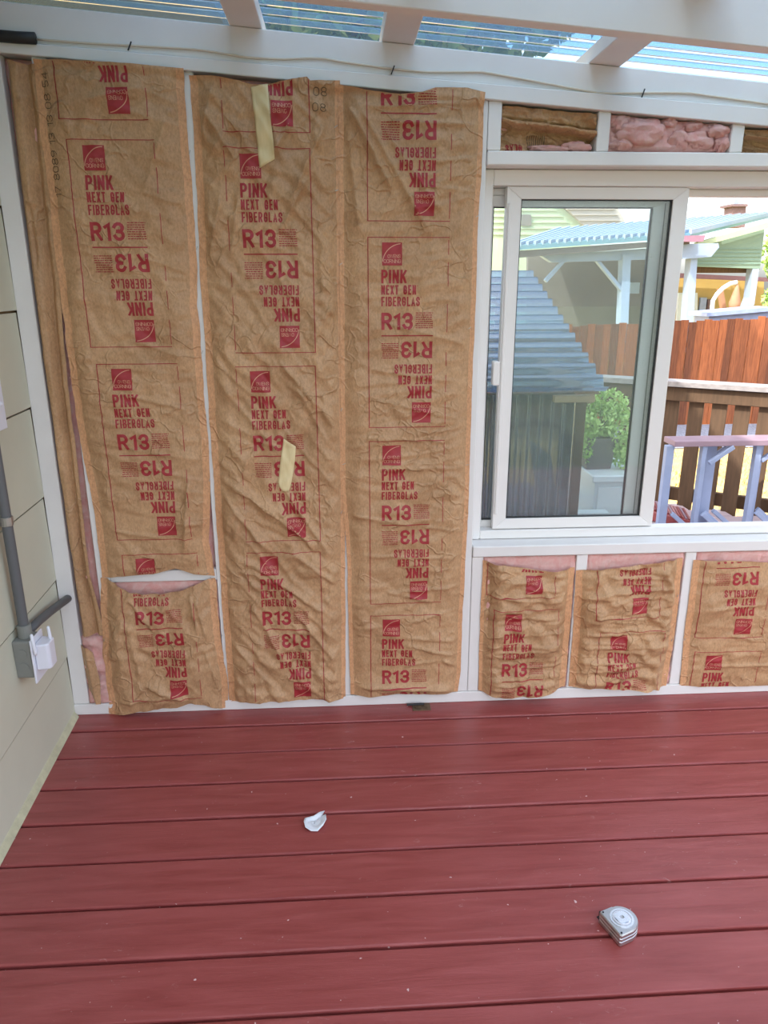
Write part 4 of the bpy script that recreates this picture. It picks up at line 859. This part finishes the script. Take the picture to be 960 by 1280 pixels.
# white cabinet, flower pot and slatted chair
yc = 3.35
q0 = onY(744, 600, yc); q1 = onY(795, 600, yc); zc = onY(736, 594, yc)[2]
cb = empty('storage_cabinet', (1.5, 3.6, 0), 'low white storage cabinet on the outdoor deck under the flower pot', 'cabinet')
MB().box((q0[0], yc, 0.0), (q0[0]+0.26, yc+0.40, zc-0.035)).build('body', CABW, cb, bevel=0.004)
MB().box((q0[0]-0.02, yc-0.02, zc-0.034), (q0[0]+0.28, yc+0.42, zc)).build('top', CABW, cb, bevel=0.005)
MB().box((q0[0]+0.015, yc-0.008, 0.04), (q0[0]+0.245, yc-0.001, zc-0.06)).build('door', CABW, cb, bevel=0.002)
pt = onY(741, 583, yc+0.14); pw = 38/915*(yc+0.14)*1.02; pz1 = onY(741, 541, yc+0.14)[2]
px_ = pt[0]+0.02; py_ = yc+0.17
fp = empty('potted_plant', (px_, py_, zc), 'leafy green plant in a square grey pot on the white cabinet', 'plant')
P = [(px_+sx*pw*0.46*k, py_+sy*pw*0.46*k, z) for z, k in ((zc+0.001, 0.9), (zc+0.15, 1.1)) for sx, sy in ((-1, -1), (1, -1), (1, 1), (-1, 1))]
MB().hexa(P).build('pot', POT, fp, bevel=0.004)
MB().box((px_-pw*0.53, py_-pw*0.53, zc+0.135), (px_+pw*0.53, py_+pw*0.53, zc+0.158)).build('pot_rim', POT, fp, bevel=0.003)
def leaves(name, mat, par, cs, n, size, seed, lw=0.5):
    g = np.random.default_rng(seed); cs = np.array(cs, float); w = np.prod(cs[:, 3:6], 1)**0.67; w /= w.sum(); idx = g.choice(len(cs), n, p=w)
    d = g.normal(size=(n, 3)); d /= np.linalg.norm(d, axis=1)[:, None]; rad = g.uniform(0.35, 1, (n, 1))**0.5
    c0 = cs[idx, :3]+d*rad*cs[idx, 3:6]
    a = g.normal(size=(n, 3)); a /= np.linalg.norm(a, axis=1)[:, None]; b2_ = np.cross(a, g.normal(size=(n, 3))); b2_ /= np.linalg.norm(b2_, axis=1)[:, None]
    s_ = size*g.uniform(0.6, 1.3, (n, 1)); V = np.concatenate([c0-a*s_, c0+b2_*s_*lw, c0+a*s_, c0-b2_*s_*lw]); i = np.arange(n)
    o = mesh(name, V, np.stack([i, i+n, i+2*n, i+3*n], 1), mat, par); o['kind'] = 'stuff'; return o
leaves('foliage', LEAFL, fp, [(px_+0.02, py_, zc+0.24, 0.10, 0.10, 0.10), (px_+0.10, py_-0.02, zc+0.17, 0.08, 0.09, 0.15), (px_-0.06, py_-0.02, zc+0.20, 0.06, 0.08, 0.10), (px_+0.13, py_-0.05, zc+0.07, 0.05, 0.06, 0.12), (px_-0.07, py_-0.06, zc+0.12, 0.03, 0.04, 0.09), (px_+0.05, py_, zc+0.32, 0.09, 0.08, 0.07)], 2600, 0.014, 3)
m_ = MB()
for k in range(7): a = k*0.9; m_.tube([(px_, py_, zc+0.14), (px_+0.05*math.cos(a), py_+0.05*math.sin(a), zc+0.26), (px_+0.09*math.cos(a), py_+0.08*math.sin(a), zc+0.33)], 0.0025, 5)
m_.build('stem', LEAF, fp)
ch = empty('garden_chair', (1.18, 3.5, 0), 'pale slatted garden chair half hidden between shelter and cabinet', 'chair')
bx_ = onY(716, 640, 3.35)[0]-0.06
for k in range(4): MB().bar((bx_, 3.30+0.09*k, 0.20+0.010*k), (bx_+0.17, 3.30+0.09*k, 0.05+0.01*k), 0.07, 0.018, side=(0, 1, 0)).build('seat_slat', CABW, ch, bevel=0.002)
for k in range(4): MB().bar((bx_-0.02, 3.30+0.09*k, 0.20), (bx_-0.10, 3.30+0.09*k, 0.62), 0.07, 0.018, side=(0, 1, 0)).build('back_slat', CABW, ch, bevel=0.002)
for y_ in (3.27, 3.62):
    MB().bar((bx_+0.16, y_, 0.0), (bx_+0.16, y_, 0.33), 0.04, 0.02).build('leg', CABW, ch, bevel=0.002); MB().bar((bx_-0.06, y_, 0.34), (bx_+0.20, y_, 0.34), 0.06, 0.018, side=(0, 1, 0)).build('armrest', CABW, ch, bevel=0.002); MB().bar((bx_-0.03, y_, 0.0), (bx_-0.03, y_, 0.33), 0.04, 0.02).build('leg', CABW, ch, bevel=0.002)

# cedar fence
fe = empty('wooden_fence', (5, 13.5, -1.2), 'tall reddish brown board fence across the back of the yard', 'fence')
x = 1.2; k = 0
base = None
while x < 10.5:
    w = 0.145; zt2 = 0.655+0.033*(x-4.306)+0.02*math.sin(k*1.7)+(0.05 if k % 5 == 0 else 0)*0.4
    MB().box((x, 13.5+0.012*(k % 2), -1.25), (x+w-0.006, 13.522+0.012*(k % 2), zt2)).build('fence_board', CEDAR, fe); x += w; k += 1
MB().box((1.2, 13.54, 0.25), (10.5, 13.58, 0.34)).build('fence_rail', CEDAR, fe); MB().box((1.2, 13.54, -0.95), (10.5, 13.58, -0.86)).build('fence_rail', CEDAR, fe)
# neighbour's carport with ribbed metal roof
YC = 18.0
cpo = empty('carport', onY(790, 420, YC), 'neighbouring carport with pale ribbed metal roof on pale blue posts', 'carport')
def poly(name, pts, Y, thick, mat, par, bevel=0): return MB().prism([onY(x, y, Y) for x, y in pts], (0, thick, 0)).build(name, mat, par, bevel=bevel)
e0, e1 = onY(640, 313, 17.4), onY(862, 298, 17.4); e1[2] = e0[2]+0.02+(e1[2]-e0[2]); g0, g1 = onY(700, 291, 23.0), onY(968, 271, 23.0)
up_ = np.array([0, 0, 0.10])
MB().hexa([e0, e1, g1, g0, e0+up_, e1+up_, g1+up_, g0+up_]).build('roof', METALROOF, cpo)
for k in range(25):
    q = k/24; MB().bar(e0+(e1-e0)*q+up_*1.2, g0+(g1-g0)*q+up_*1.2, 0.06, 0.10).build('roof_rib', PALEBLUE, cpo)
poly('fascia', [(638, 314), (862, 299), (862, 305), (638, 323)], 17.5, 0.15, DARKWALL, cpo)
poly('gutter', [(855, 294.5), (882, 294), (879, 302), (855, 302)], 17.2, 0.2, MAUVEG, cpo)
poly('beam', [(676, 319), (880, 306), (880, 322), (690, 328)], 17.9, 0.25, PALEBLUE, cpo)
poly('bracket_arm', [(853, 305), (898, 304), (899, 309), (889, 321), (853, 324)], 17.6, 0.25, PALEBLUE, cpo)
poly('post', [(779, 318), (789, 318), (784, 440), (774, 440)], 17.8, 0.3, PALEBLUE, cpo)
poly('post', [(864, 322), (872, 322), (864, 440), (854, 440)], 17.7, 0.3, PALEBLUE, cpo)
poly('brace', [(702, 327), (707, 327), (684, 353), (681, 350)], 17.85, 0.15, PALEBLUE, cpo)
poly('brace', [(746, 327), (751, 327), (780, 361), (779, 367)], 17.85, 0.15, PALEBLUE, cpo)
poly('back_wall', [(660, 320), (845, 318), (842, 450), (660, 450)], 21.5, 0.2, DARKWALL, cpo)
poly('gable_wall', [(868, 309), (884, 305), (956, 285), (950, 336), (868, 333)], 18.9, 0.2, GREENWALL, cpo)
for k in range(5): poly('siding_line', [(870, 312+4.5*k), (951, 311+4.7*k), (951, 311.6+4.7*k), (870, 312.6+4.5*k)], 18.88, 0.03, GREENWALL, cpo)
poly('rake_board', [(872, 303), (965, 276), (965, 284), (872, 309)], 18.6, 0.2, CREAMG, cpo)
poly('soffit', [(872, 333), (950, 336), (946, 341), (868, 341)], 19.2, 0.4, RAILW, cpo)
poly('side_post', [(941, 336), (949, 336), (943, 380), (935, 392), (931, 388), (937, 372)], 18.9, 0.3, PALEBLUE, cpo)
poly('light_panel', [(787, 353), (800, 353), (799, 367), (786, 367)], 21.3, 0.1, PALEBLUE, cpo)
# yellow house behind it
yh = empty('yellow_house', onY(900, 440, 24), 'yellow house with mauve gutter and brick chimney behind the carport', 'house')
poly('wall', [(840, 345), (955, 350), (955, 450), (836, 450)], 24.0, 3.0, YELLOW, yh)
poly('gutter', [(842, 341), (962, 347), (962, 352), (842, 347)], 23.5, 0.3, MAUVEG, yh)
poly('white_wall', [(848, 366), (872, 366), (872, 440), (844, 440)], 23.9, 0.1, CABW, yh); poly('window', [(876, 372), (884, 372), (881, 396), (873, 396)], 23.9, 0.1, BLUEGREY, yh)
poly('door', [(885, 374), (893, 374), (891, 440), (882, 440)], 23.9, 0.1, BRICK, yh)
chm = poly('chimney', [(916, 256), (933, 256), (931, 284), (915, 284)], 27.0, 0.6, BRICK, yh)
poly('chimney_pot', [(922, 249), (930, 249), (929, 256), (923, 256)], 27.1, 0.3, BLUEGREY, chm)
poly('chimney_cap', [(914, 255), (935, 255), (935, 258), (914, 258)], 26.9, 0.8, BRICK, chm)
# cantilever umbrella
um = empty('patio_umbrella', onY(912, 440, 17), 'closed tan cantilever patio umbrella on a curved white arm beyond the fence', 'umbrella')
UP = [onY(889, 400, 17.0)*np.array([1, 1, 0])-np.array([0, 0, 1.25])]+[onY(x, y, 17.0) for x, y in ((889, 400), (891, 376), (896, 368), (904, 360), (913, 354.5), (921, 353))]
MB().tube(UP, 0.05, 8).build('arm', CABW, um, smooth=True)
UC = onY(921.5, 356, 17.0); Vv = [(UC+np.array([0, 0, 0.02])), UC+np.array([0, 0, -0.12]), UC+np.array([0, 0, -0.40]), UC+np.array([0, 0, -0.62])]
MB().tube(Vv, [0.02, 0.06, 0.13, 0.09], 10).build('canopy', UMBR, um, smooth=True)
tag(poly('folded_parasol', [(899, 361), (904, 361), (910, 395), (905, 400)], 17.2, 0.12, UMBR, None), 'folded brown parasol leaning beside the cantilever umbrella', 'umbrella')
# grey lean-to roof just over the fence
gs = empty('shed_roof', onY(930, 395, 14.5), 'low grey shed roof showing above the fence at right', 'shed')
poly('roof', [(884, 391), (962, 384), (975, 384), (975, 388), (884, 396)], 14.3, 0.8, BLUEGREY, gs); poly('wall', [(886, 395), (975, 388), (975, 440), (884, 440)], 14.4, 0.6, BLUEGREY, gs)
# pale house at upper left
ph = empty('pale_green_house', onY(700, 440, 28), 'pale green house with steep pinkish shingle roof beyond the carport', 'house')
poly('wall', [(600, 225), (668, 228), (738, 291), (738, 440), (600, 440)], 28.0, 4.0, CREAMG, ph)
poly('roof', [(672, 225), (750, 220), (783, 280), (780, 292), (740, 292)], 27.8, 1.2, SHINGLE, ph)
for k in range(8): poly('shingle_course', [(676+k*8, 233+k*7), (756+k*3.4, 233+k*7), (756+k*3.4, 233.8+k*7), (676+k*8, 233.8+k*7)], 27.72, 0.1, SHINGLE, ph)
for k in range(8): poly('siding_board', [(604, 240+k*7.5), (672+k*8, 240+k*7.5), (672+k*8, 241+k*7.5), (604, 241+k*7.5)], 27.95, 0.06, CREAMG, ph)
poly('window', [(652, 268), (664, 268), (664, 282), (652, 282)], 27.9, 0.1, DARKWALL, ph)
# trees
def tree(name, label, base, top, cs, n, size, mat, seed, r=0.15):
    t_ = empty(name, base, label, 'tree')
    MB().tube([base, (base[0]+0.1, base[1], (base[2]+top[2])/2), top], [r, r*0.7, r*0.3], 9).build('trunk', BARK, t_, smooth=True)
    leaves('foliage', mat, t_, cs, n, size, seed); return t_
tree('leafy_tree', 'tall dark tree behind the wall, seen through the blue roof sheets', (0.2, 10.5, -1.0), (0.3, 10.5, 6.5), [(0.2, 10.5, 5.6, 2.2, 2.0, 1.8), (1.8, 10.3, 5.3, 1.7, 1.5, 1.3), (-1.4, 10.6, 5.4, 1.7, 1.6, 1.6), (0.6, 10.4, 7.2, 1.8, 1.6, 1.4), (2.7, 10.2, 5.9, 1.2, 1.2, 1.1), (3.0, 10.0, 5.2, 0.8, 1.0, 0.9), (1.6, 10.4, 6.8, 1.5, 1.5, 1.4)], 30000, 0.12, LEAF, 11)
a = onY(975, 350, 21); g_ = float(a[0])
tree('leafy_tree', 'sunny green tree past the carport at the right edge of the window', (g_+0.6, 21, -1.2), (g_+0.6, 21, 2.2), [(g_+0.6, 21, 2.3, 1.1, 1.0, 1.2), (g_+0.5, 20.8, 0.9, 1.0, 0.8, 0.7), (g_-0.1, 20.6, 0.6, 0.5, 0.5, 0.4)], 5000, 0.09, LEAFL, 12)
